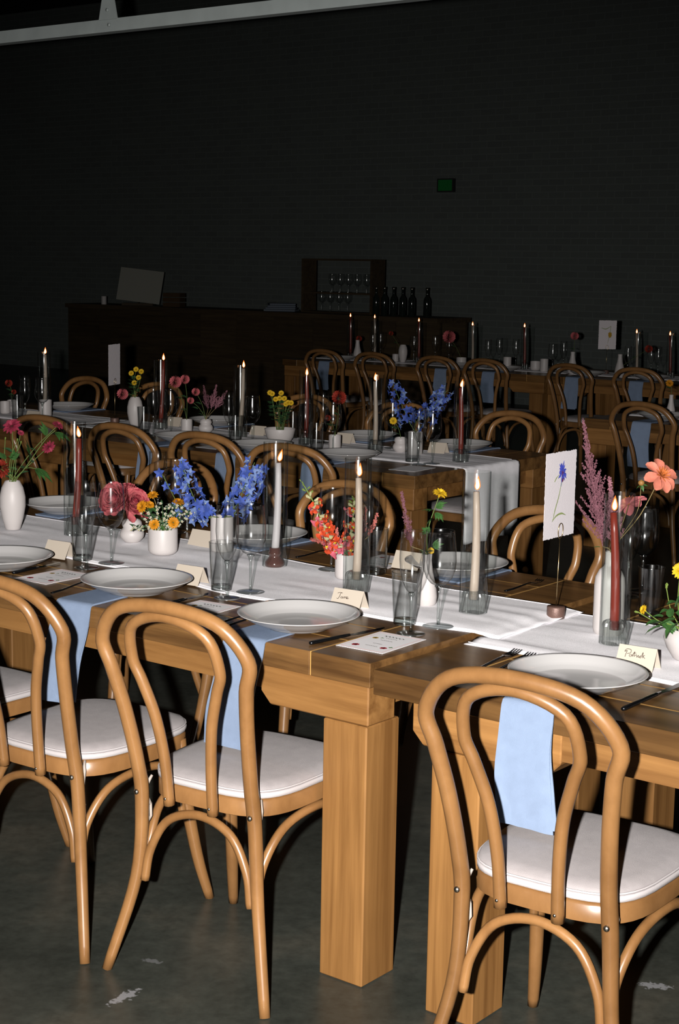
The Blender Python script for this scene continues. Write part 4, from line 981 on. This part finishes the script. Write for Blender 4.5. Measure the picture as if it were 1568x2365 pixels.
# red snapdragons
m5 = up(B5, .064)
def snapdragon(path, label, n, seed, tipg=True, mix=.15):
    rn = random.Random(seed); t = stem('snapdragon_stem', label, 'flower', [up(m5, -.045), m5] + path, M_BUD, .0022)
    fp = crom(path, 10); N = len(fp)
    for i in range(n):
        q = i / max(1, n - 1); c = fp[int(q * .72 * (N - 1))]; a = i * 2.2 + seed; d = Vector((math.cos(a), -.55, math.sin(a) * .6)); s = 1.12 - .3 * q
        put(SNAP_ME if rn.random() > mix else SNAPR_ME, t, 'floret', c + d * .016, d, rn.random() * 6, s * 1.18)
    if tipg:
        for i in range(8):
            c = fp[int((.75 + .25 * i / 7) * (N - 1))]; a = i * 2.4; put(BUDC_ME if i < 3 else BUDG_ME, t, 'bud', c + Vector((math.cos(a), -.2, .2)) * .006, (math.cos(a), -.3, .6), a, .95 - .08 * i)
    putleaf(LEAF_ME, t, fp[2], (.5, -.5, -.3), .8, .4); return t
snapdragon([hd(770, 1265, B5, -.005), hd(752, 1225, B5, -.01), hd(728, 1168, B5, -.01), hd(697, 1112, B5, -.01)], 'red snapdragon spike with cream buds leaning out of the small cup', 15, 1)
snapdragon([hd(806, 1262, B5, .01), hd(812, 1225, B5, .01), hd(816, 1180, B5, .015), hd(818, 1150, B5, .02)], 'upright red snapdragon behind the cream taper', 9, 5)
snapdragon([hd(786, 1268, B5, -.01), hd(780, 1260, B5, -.02), hd(775, 1248, B5, -.02)], 'short rose snapdragon at the small cup rim', 5, 8, False, .8)
for k, (x, y, x2, y2, L, lb) in enumerate(((778, 1262, 778, 1220, .050, 'coral astilbe tuft between the snapdragons'), (852, 1238, 872, 1186, .062, 'coral astilbe tuft right of the cream taper'), (765, 1258, 718, 1246, .05, 'thin coral astilbe sprig pointing away from the cup'), (836, 1240, 845, 1172, .06, 'coral astilbe tuft behind the cream taper'))):
    a, b2 = hd(x, y, B5, .02 if k % 2 else -.015), hd(x2, y2, B5, .03 if k % 2 else -.02)
    t = stem('astilbe_stem', lb, 'flower', [up(m5, -.045), m5 + Vector((.006 * (k - 1), 0, 0)), m5 * .5 + a * .5, a], M_TWIG, .0013)
    put(plume_mesh((b2 - a).length, .013 if k != 2 else .006, M_AST2, k, 14), t, 'plume', a, b2 - a)
# teardrop vase
m6 = up(B6, .126)
a, b2 = hd(950, 1262, B6), hd(927, 1135, B6)
t = stem('astilbe_stem', 'mauve astilbe spike rising from the teardrop vase', 'flower', [up(m6, -.08), m6, a], M_TWIG, .0013); put(plume_mesh((b2 - a).length, .020, M_AST, 11, 34), t, 'plume', a, b2 - a)
a = hd(1000, 1190, B6); t = headflower('daisy_stem', 'yellow daisy with leafy stem over the teardrop vase', m6, hd(1016, 1140, B6), DAIS_ME, (.25, -.35, .9), 1.05, seed=2, drop=.08, mid=hd(988, 1225, B6))
for k, (x, y, d) in enumerate(((1000, 1178, (-1, -.3, .1)), (1006, 1185, (.6, -.5, -.5)), (998, 1196, (-.6, -.5, -.6)), (1008, 1172, (.7, -.3, .5)), (992, 1230, (-.7, -.4, .5)), (1000, 1260, (.6, -.5, .2)))): putleaf(LOBE_ME, t, hd(x, y, B6), d, .72, .3 * k)
headflower('zinnia_stem', 'dark low zinnia beside the teardrop vase stems', m6, hd(995, 1272, B6), DAIS_ME, (.3, -.8, .3), .5, seed=4, drop=.08, leaves=3, lme=DLOBE_ME)
# bottle vase: astilbe and dahlias
m7 = up(B7, .194)
a, b2 = hd(1392, 1262, B7), hd(1346, 965, B7, .02)
t = stem('astilbe_stem', 'tall mauve astilbe plume beside the number 2 card', 'flower', [up(m7, -.10), m7, a], M_TWIG, .0016)
put(plume_mesh((b2 - a).length, .080, M_AST, 21, 66), t, 'plume', a, b2 - a)
a, b2 = hd(1420, 1262, B7), hd(1407, 1100, B7, .03)
t = stem('astilbe_stem', 'mauve astilbe plume behind the red taper', 'flower', [up(m7, -.10), m7, a], M_TWIG, .0014); put(plume_mesh((b2 - a).length, .042, M_AST, 22, 50), t, 'plume', a, b2 - a)
headflower('cut_dahlia', 'coral pink dahlia with orange heart on a long bare stem', m7, hd(1527, 1098, B7, .0), COR_ME, (.35, -.75, .55), 1.22, M_TWIG, .0013, seed=1, mid=hd(1478, 1190, B7), drop=.1)
headflower('cut_dahlia', 'pink dahlia seen through the red taper hurricane', m7, hd(1452, 1165, B7, .04), DAH_ME, (-.35, .55, .75), 1.25, M_TWIG, .0013, seed=2, mid=hd(1432, 1225, B7, .02), drop=.1)
t = headflower('cut_dahlia_bud', 'closed green dahlia bud above the hurricane rim', m7, hd(1481, 1118, B7, .02), BUDG_ME, (-.2, -.3, 1), .1, M_TWIG, .001, seed=3, mid=hd(1470, 1185, B7, .02), drop=.1, headname='calyx')
MB().lathe([(0, -.006), (.005, -.005), (.0078, 0), (.007, .005), (0, .0085)], 12).build('bud', plain('bud_copper', (.22, .11, .03), .5, .3), t, loc=hd(1481, 1116, B7, .02) - t.location)
for k, d in enumerate(((1, -.3, .0), (-.8, -.4, -.4), (.3, -.5, -.9))): putleaf(LEAF_ME, t, hd(1481, 1121, B7, .02), d, .38, .4)
putleaf(LEAF_ME, t, hd(1385, 1264, B7), (-1, -.3, .1), .4, .2)
# daisy bowl at the frame edge
m8 = up(B8, .066)
for k, (x, y, me, d, s, lb) in enumerate(((1571, 1318, DAIS_ME, (-.4, -.7, .4), 1.05, 'yellow daisy bending over the round bud bowl'), (1486, 1408, DAIS_ME, (-.8, -.3, .3), .62, 'small yellow daisy reaching toward the red taper'), (1539, 1358, BUDG_ME, (0, -.2, 1), .7, 'green flat-topped daisy bud above the bowl leaves'), (1474, 1414, BUDG_ME, (-1, -.2, .2), .55, 'small green daisy bud reaching toward the red taper'))):
    t = headflower('daisy_stem', lb, m8 + Vector((-.02, 0, .0)), hd(x, y, B8, -.01), me, d, s, M_BUD, .0014, seed=k, drop=.04, mid=hd((x + 1560) / 2, (y + 1450) / 2 + 6, B8))
    for j in range(2): putleaf(LEAF_ME, t, hd((x + 1560) / 2 + 14 * j, (y + 1450) / 2 + 8, B8, -.01), (-.6 + 1.1 * j, -.5, .1 - .5 * j), .9, .5 * j)
t = stem('leafy_stem', 'broad green leaves spilling over the round bud bowl', 'stem', [up(m8, -.04), m8 + Vector((-.025, -.01, .006)), hd(1540, 1440, B8, -.02)], M_BUD, .0016)
for x, y, d, s in ((1556, 1432, (-.9, -.4, -.12), 1.05), (1564, 1440, (-.6, -.6, -.35), 1.25), (1550, 1425, (-.2, -.5, .6), .9), (1562, 1400, (.3, -.3, .9), 1.2), (1524, 1448, (-1, -.4, -.25), .95), (1530, 1425, (-.7, -.2, .1), .7)): putleaf(LEAF_ME, t, hd(x, y, B8, -.02), d, s, .5)

# ================================================================== second row
def lay(p, dz=RZ + .0012): q = p.copy(); q.z = TZ + dz; return q
C2 = T2V + .56
G2 = 'second-row'
for x, tip, mat, who, tl in ((103, (104, 819), M_WAXC, 'dim cream taper beside the tall white cylinder vase', 0), (371, (377, 834), M_WAXR, 'dim red taper between the oval vase and the pompons', 0), (554, (562, 851), M_WAXC, 'dim cream taper beside the wide bowl, second row', 0),
                             (706, (708, 869), M_WAXR, 'dim red taper between the bowl and the dark pompon', 0), (866, (866, 881), M_WAXC, 'dim cream taper left of the dim delphiniums', 0), (1063, (1064, 896), M_WAXR, 'dark red taper at the hanging end of the runner', .2)):
    candle_set(lay(onrow(x, C2 - .03 * (x > 900)), 0), tip, mat, who, tilt=tl)
def place(x, v, who, near=True, cardtxt=None, chairgap=True):
    p = onrow(x, v, TZ + .04); p.z = TZ; u = touv(p)[0]
    plate(p, 'dim white plate ' + who)
    if near: napkin(uv(u - .02, v - .205, TZ), 'blue napkin under the dim plate ' + who, vin=.29, hang=.238, seed=int(x))
    else: napkin(uv(u + .02, v + .205, TZ), 'blue napkin under the dim plate ' + who, vin=.29, hang=.22, flip=-1, seed=int(x))
    return u
for x, who in ((425, 'before the twin white cups'), (603, 'before the wide yellow-flower bowl'), (803, 'before the small dim cup and dark pompon')): place(x, T2V + .205, who)
for x, who in ((158, 'behind the tall cylinder vase'), (500, 'behind the double-bulged cup of the second row'), (850, 'behind the cream taper left of the dim delphiniums'), (1066, 'behind the dark red taper')): place(x, T2V + W - .205, who, False)
for x, v, r, lb in ((952, T2V + .19, .1, 'dim menu card at the corner of the second-row table'), (505, T2V + .2, 0, 'dim menu card before the double-bulged cup')):
    menu(onrow(x, v), -ANG + r, lb, full=False)
for x, v, lb in ((598, T2V + .70, 'dim place card beside the wide bowl'), (797, T2V + .75, 'dim place card behind the small cup'), (1012, T2V + .74, 'dim place card left of the dark red taper'), (405, T2V + .72, 'dim place card behind the twin white cups'), (78, T2V + .40, 'dim place card beside the tall cylinder vase'), (1120, T2V + .9, 'x')):
    if lb != 'x': placecard(lay(onrow(x, v), .004), -ANG + .1, lb)
for x, v, P, lb, nm, ct in ((105, C2 - .10, P_TALLCUP, 'tall dim white cylinder vase of the second row', 'bud_vase', 'vase'), (312, C2 - .04, P_OVAL, 'dim oval white vase beside the edge-on number card', 'bud_vase', 'vase'), (431, C2 - .05, P_SMALL, 'dim white cup, the straight one of the pair', 'ceramic_cup', 'cup'), (475, C2 + .02, P_BULGE, 'dim double-bulged white cup next to the straight one', 'ceramic_cup', 'cup'),
                            (646, C2 - .04, P_WIDE, 'wide dim white bowl of yellow flowers', 'flower_bowl', 'bowl'), (773, C2 - .08, P_SMALL, 'small dim white cup under the dark red pompon', 'ceramic_cup', 'cup'), (958, C2 + .03, P_TALLCUP, 'dim white cup of dim blue delphiniums', 'ceramic_cup', 'cup'), (925, C2 + .06, P_BULGE, 'small round dim vase beside the dim delphinium cup', 'bud_vase', 'vase'),
                            (12, C2 - .05, P_SMALL, 'dim white cup at the far end of the second row', 'ceramic_cup', 'cup'), (28, C2 + .04, P_BULGE, 'dim bulged cup of rust flowers at the far end of the second row', 'ceramic_cup', 'cup')):
    vase(P, lay(onrow(x, v)), lb, ct, nm, 24)
def base2(x, v): return lay(onrow(x, v))
def fl2(name, label, x0, v, h, x, y, me, s=1.0, d=(-.1, -.9, .4), leaves=2, seed=0, lme=None):
    b = base2(x0, v); return headflower(name, label, up(b, h), hd(x, y, b), me, d, s, seed=seed, leaves=leaves, lme=lme or DLEAF_ME)
v0 = C2 - .04
fl2('pompon_stem', 'dim pink pompon drooping left of the oval vase', 312, v0, .15, 283, 910, PBALL_ME, 1.0)
for k, (x, y) in enumerate(((303, 862), (314, 853), (326, 858), (320, 872), (310, 884))): fl2('yellow_sprig', ('dim yellow daisy at the left of the oval vase bunch', 'topmost dim yellow daisy over the oval vase', 'dim yellow daisy at the right of the oval vase bunch', 'dim yellow daisy in the middle of the oval vase bunch', 'lowest dim yellow daisy over the oval vase')[k], 312, v0, .15, x, y, DAIS_ME, .8, leaves=4, seed=k, lme=DLOBE_ME)
v0 = C2 - .05
for k, (x, y, s, lb) in enumerate(((405, 882, 1.05, 'big dim pink pompon over the straight cup'), (427, 876, .8, 'smaller dim pink pompon beside the big one'))): fl2('pompon_stem', lb, 431, v0, .065, x, y, PBALL_ME, s)
v0 = C2 + .02
for k, (x, y, s, lb) in enumerate(((452, 905, .7, 'dim rose pompon over the double-bulged cup'), (440, 925, .6, 'small dim rose pompon low beside the cups'))): fl2('pompon_stem', lb, 475, v0, .066, x, y, PBALL_ME, s)
for k, (x, y) in enumerate(((470, 890), (500, 888), (525, 902))):
    b = base2(475, v0); a, e = hd(480 + 8 * k, 945, b), hd(x, y, b)
    t = stem('astilbe_stem', ('dim mauve astilbe plume leaning left over the double-bulged cup', 'dim mauve astilbe plume standing over the double-bulged cup', 'dim mauve astilbe plume leaning toward the cream taper')[k], 'flower', [up(b, .02), up(b, .066), a], M_TWIG, .0013)
    put(plume_mesh((e - a).length, .04, M_AST, 60 + k, 26), t, 'plume', a, e - a)
v0 = C2 - .04
for k in range(9):
    rn = random.Random(90 + k); x, y = 625 + 6 * k + rn.uniform(-3, 3), 908 + rn.uniform(-4, 28)
    fl2('yellow_sprig', 'dim yellow daisy in the wide bowl', 646 - 8 + 2 * k, v0, .062, x, y, DAIS_ME, .75, leaves=5, seed=k, lme=DLOBE_ME)['group'] = 'yellow daisies of the wide bowl'
v0 = C2 - .08
fl2('pompon_stem', 'round dark red pompon flower of the second row', 773, v0, .062, 783, 918, RBALL_ME, 1.15); fl2('pompon_stem', 'small dark red pompon beside the red taper of the second row', 773, v0, .062, 757, 965, RBALL_ME, .5)
t = fl2('yellow_sprig', 'single dim yellow daisy left of the delphinium cup', 925, C2 + .06, .06, 908, 972, DAIS_ME, 1.0)
b = base2(958, C2 + .03); mm = up(b, .098)
for k, (pth, n, lb) in enumerate((([(945, 975), (930, 940), (915, 905), (905, 880)], 26, 'dim blue delphinium stem leaning toward the cream taper'), ([(985, 970), (1005, 935), (1020, 915), (1035, 900)], 24, 'dim blue delphinium stem leaning toward the dark red taper'), ([(958, 985), (972, 960), (985, 950), (998, 945)], 12, 'short dim blue delphinium between the two tall ones'))):
    delphinium(mm, [hd(x, y, b) for x, y in pth], lb, n, 30 + k, 1.1, .034)
fl2('pompon_stem', 'rust pompon at the far end of the second row', 28, C2 + .04, .066, 20, 885, STRAW_ME, .9); fl2('pompon_stem', 'low rust pompon at the far end of the second row', 28, C2 + .04, .066, 32, 905, STRAW_ME, .6)
for who, xs in (('by the tall cylinder vase', (40, 58, 98)), ('behind the edge-on card', (332, 354, 394)), ('before the cream taper of the second row', (543, 528, 582)), ('before the red taper of the second row', (730, 704, 768)), ('before the dim delphiniums', (950, 965, 997)), ('beyond the cream taper of the second row', (676, 745, 905))):
    vv = T2V + (.36 if 'beyond' not in who else .72)
    for proto, x, nm, dv in ((TUMB, xs[0], 'dim water tumbler ', .0), (FLUTE, xs[1], 'dim champagne flute ', -.06), (WINE, xs[2], 'dim wine glass ', .0)):
        gl(proto, lay(onrow(x, vv + dv), .0055), nm + who)
number_stand(lay(onrow(265, C2 + .02), .004), 'dim card stand with brass rod, second row', .146, .212, math.radians(74), .172, .004, None, 'number_card', 'white number card turned nearly edge-on, second row', lean=.004)

# ================================================================== third row (one corner in view)
p = onrow(1530, T3V + .21, TZ + .04); p.z = TZ; plate(p, 'dim white plate on the third-row table'); u3 = touv(p)[0]
napkin(uv(touv(onrow(1484, T3V, .74))[0], T3V, TZ), 'blue napkin hanging behind the hoop of the third-row chair', vin=.3, hang=.238, seed=3, slant=.03)
b = lay(onrow(1548, T3V + .40)); vase(P_TEAR, b, 'dim white bottle vase on the third-row table', name='bud_vase', n=24)
headflower('pompon_stem', 'dim orange flower over the third-row bottle vase', up(b, .126), hd(1546, 885, b), MARI_ME, (0, -.8, .5), 1.3, leaves=2, lme=DLEAF_ME)
gl(WINE, lay(onrow(1600, T3V + .4), .0055), 'dim wine glass on the third-row table')
placecard(lay(onrow(1600, T3V + .47), .004), -ANG, 'dim place card on the third-row table')

# ================================================================== last row
C4 = T4V + .56
for x, ty, mat, who in ((809, 733, M_WAXR, 'far dark red taper beside the teardrop vase'), (865, 736, M_WAXC, 'far cream taper left of the slim oval vase'), (967, 744, M_WAXR, 'far red taper between the oval vase and the flower ball'), (1091, 753, M_WAXC, 'far cream taper right of the dusty pink ball'), (1211, 757, M_WAXR, 'far red taper beside the cylinder vase'), (1470, 771, M_WAXC, 'far cream taper right of the number 7 card'), (1547, 776, M_WAXR, 'far red taper at the end of the last row')):
    candle_set(lay(onrow(x, C4), 0), (x, ty), mat, who)
for x, v, P, lb, nm, ct in ((825, C4 - .1, P_TEAR, 'far teardrop vase near the bar end', 'bud_vase', 'vase'), (913, C4 - .1, P_SMALL, 'far little cup beside the slim oval vase', 'ceramic_cup', 'cup'), (930, C4 - .1, P_OVAL, 'far slim oval vase of the last row', 'bud_vase', 'vase'), (1065, C4 - .16, P_CUP, 'far round cup near the dusty pink ball', 'ceramic_cup', 'cup'), (1171, C4 - .2, P_TALLCUP, 'far white cylinder vase of the last row', 'bud_vase', 'vase'), (1236, C4 - .08, P_CUP, 'far round cup right of the cylinder vase', 'ceramic_cup', 'cup'), (1256, C4 - .16, P_TALLCUP, 'far cylinder cup between the round cup and bottle', 'ceramic_cup', 'cup'), (1293, C4 - .05, P_SMALL, 'far small cup left of the cone-shaped bottle', 'ceramic_cup', 'cup'), (1321, C4 - .16, P_TEAR, 'far cone-shaped white bottle vase', 'bud_vase', 'vase'), (1430, C4 - .14, P_TEAR, 'far teardrop vase under the number 7 card', 'bud_vase', 'vase')):
    o = vase(P, lay(onrow(x, v)), lb, ct, nm, 20)
    if x in (1321, 825, 1430): o.scale = (1.5, 1.5, 1.35)
def fl4(label, x0, v, x, y, me, s):
    b = lay(onrow(x0, v)); headflower('pompon_stem', label, up(b, .06), hd(x, y, b), me, (-.1, -.9, .3), s, leaves=2, lme=DLEAF_ME)
fl4('far dusty pink flower ball', 1065, C4 - .16, 1037, 778, PBALL_ME, 1.9); fl4('far red flower over the cone-shaped bottle', 1321, C4 - .16, 1327, 776, PBALL_ME, 1.15); fl4('far dark red flower right of the number 7 card', 1430, C4 - .14, 1498, 806, RBALL_ME, 1.1); fl4('far dark red flower over the teardrop vase', 825, C4 - .1, 829, 782, RBALL_ME, .9); fl4('far dark red flower over the slim oval vase', 930, C4 - .1, 903, 770, RBALL_ME, .7)
G4 = 'glasses of the last row'
for x, dv in ((860, -.1), (878, .1), (955, 0), (1004, .1), (1036, -.14), (1126, -.2), (1152, .1), (1190, .05), (1275, -.18), (1300, .1), (1448, -.16), (1502, .1), (1518, -.05)):
    gl(WINE if int(x) % 2 else FLUTE, lay(onrow(x, C4 + dv), .0055), 'far dark stemmed glass glinting among the last-row vases', G4)
for k, (x, lb) in enumerate(T4C):
    if k == 1: continue
    place(x - 2 + 8 * (k in (2, 3)), T4V + .21, 'of the last row ' + lb)
def paint7(c, hw, z0, ch):
    gp = plain('watercolour_green', (.30, .34, .17)); yl = plain('watercolour_ochre', (.34, .2, .02), .8, .1)
    X = lambda q: -hw + q * 2 * hw; Z = lambda q: z0 + ch * q
    ribbon([(X(.14), Z(.74)), (X(.40), Z(.70)), (X(.68), Z(.80))], [.003, .006, .003]).build('painted_leaf', gp, c, False)
    ribbon([(X(.68), Z(.80)), (X(.62), Z(.5)), (X(.52), Z(.2))], [.003, .004, .002]).build('painted_stem', gp, c, False)
    b = MB()
    for k in range(16): b.petal(T(X(.64), -.0005 - .00001 * k, Z(.50)) @ Rx(math.pi / 2) @ Rz(k * 2.4), .012 + .012 * abs(math.sin(k * 2.4)), .008, 0, 0, .8, 3, 1)
    b.build('painted_flower', yl, c, False)
number_stand(lay(onrow(1399, C4 + .02), .004), 'far card stand of the last row', .146, .235, math.radians(2), .17, .004, paint7, 'number_card', 'far white card painted with a yellow-flowered number 7')

# ================================================================== bar at the back
WALLV = 13.6
def bar():
    dkw = wood('dark_bar', (.03, .02, .012), (.055, .038, .02), rough=.6, spec=.2)
    v = 11.6
    a = onrow(150, v, 1.05); b = onrow(1010, v, 1.05); ua, ub = touv(a)[0], touv(b)[0]; L = ub - ua
    t = thing('bar_counter', 'dark timber bar counter standing before the brick wall', 'bar', uv(ua, v, 0), -ANG)
    MB().box(0, L, 0, .65, 1.0, 1.05).build('counter_top', dkw, t, False)
    n = 10
    for k in range(n): MB().box(L * k / n + .004, L * (k + 1) / n - .004, .05, .09, .0, .999).build('front_panel', dkw, t, False)
    MB().box(.02, L - .02, .58, .62, 0, .999).build('rear_panel', dkw, t, False)
    Z = 1.05
    def on(x, dv): return onrow(x, v + dv, Z)
    grey = plain('grey_board', (.22, .22, .19), .8, .1)
    p = on(318, .2); e = thing('tilted_sign', 'dim blank pale board tilted on the bar counter', 'sign', p, -.12)
    o = MB().box(-.28, .28, -.008, .008, 0, .42).build('board', grey, e, False); o.rotation_euler = (-.25, .10, 0); o.location = (0, 0, .045)
    MB().box(-.2, .2, -.03, .12, .0, .03).build('foot', dkw, e, False)
    MB().tube([(0, .02, .03), (0, .09, .25)], .008, 6).build('strut', dkw, e)
    vase(P_TALLCUP, on(240, .1), 'dim white cup left of the tilted board on the bar', 'cup', 'ceramic_cup', 20)
    cl = plain('folded_linen', (.13, .15, .18), .9, .1)
    for k in range(4):
        q = on(650, .25); q.z = Z + .001 + k * .024
        o = MB().loft([[Vector((sx * (.19 - .012 * k), sy * .12, zz)) for sx, sy in ((-1, -1), (1, -1), (1, 1), (-1, 1))] for zz in (0, .011, .022)]).build('folded_cloth', cl, None, False, q, -.2 + .12 * k); bevel(o, .008, 2)
        tag(o, ('bottom', 'second', 'third', 'topmost')[k] + ' folded blue-grey cloth of the pile on the bar', 'cloth', 'folded cloths on the bar')
    bx = plain('brown_box', (.05, .03, .015), .8, .1)
    for k, x in enumerate((402,)):
        q = on(x, .3); o = thing('wooden_crate', ('low wooden crate right of the tilted board', 'second low wooden crate further along the bar')[k], 'crate', q, -.3)
        for zz in (0, .06, .12):
            for s in (-1, 1): MB().box(-.11, .11, s * .09 - .006, s * .09 + .006, zz + .002, zz + .05).build('slat', bx, o, False)
            for s in (-1, 1): MB().box(s * .11 - .006, s * .11 + .006, -.084, .084, zz + .002, zz + .05).build('end_slat', bx, o, False)
        MB().box(-.104, .104, -.084, .084, 0, .01).build('bottom', bx, o, False)
    # bottles with glinting shoulders
    prof = [(0, 0), (.036, 0), (.038, .004), (.038, .17), (.034, .20), (.018, .225), (.0145, .24), (.0142, .295), (.016, .297), (.016, .305), (0, .305)]
    gb = plain('dark_bottle', (.01, .014, .012), .06, .6)
    me = shared('bottle', gb, lambda b: b.lathe(prof, 20))
    for k, x in enumerate((868, 887, 908, 929, 950, 985)):
        o = thing('wine_bottle', 'dark glass bottle standing on the bar counter', 'bottle', on(x, .15 + .05 * (k % 2)), 0, 'bottles on the bar')
        link('glass_body', me, o); MB().lathe([(0, .2955), (.0168, .2955), (.0172, .300), (.0168, .322), (0, .323)], 14).build('cap', M_STEEL, o)
    # rack with hanging glasses above the counter
    r = thing('glass_rack', 'dark glass rack standing on the bar counter', 'rack', on(790, .35), -ANG)
    for s in (-1, 1): MB().box(s * .5 - .015, s * .5 + .015, -.12, .12, 0, .62).build('rack_post', dkw, r, False)
    for zz in (.0, .22, .6): MB().box(-.484, .484, -.12, .12, zz + .0, zz + .02).build('shelf', dkw, r, False)
    for row, (zz, xs) in enumerate(((.221, (766, 785, 804, 824, 846)), (.021, (742, 762, 782, 802)))):
        for x in xs:
            q = onrow(x, touv(r.location)[1] - .05, Z + zz); q.z = Z + zz; gl(WINE, q, ('dim stemmed glass on the middle shelf of the glass rack', 'dim stemmed glass on the bottom shelf of the glass rack')[row], ('rack middle shelf glasses', 'rack bottom shelf glasses')[row])
bar()
# small green lit sign on the far wall
p = onrow(1030, WALLV - .03, 2.54)
d = ray(1030, 428); tt = 0
q = EYE + d * ((O + V * (WALLV - .03) - EYE).dot(V) / d.dot(V))
t = thing('exit_sign', 'small dim green lit sign high on the back wall', 'sign', q, -ANG)
MB().box(-.12, .12, -.02, .03, -.08, .08).build('housing', plain('sign_housing', (.02, .02, .02), .6, .3), t, False)
MB().box(-.10, .10, -.024, -.0205, -.065, .065).build('lit_panel', emit('green_panel', (.05, .55, .12), .022), t, False)
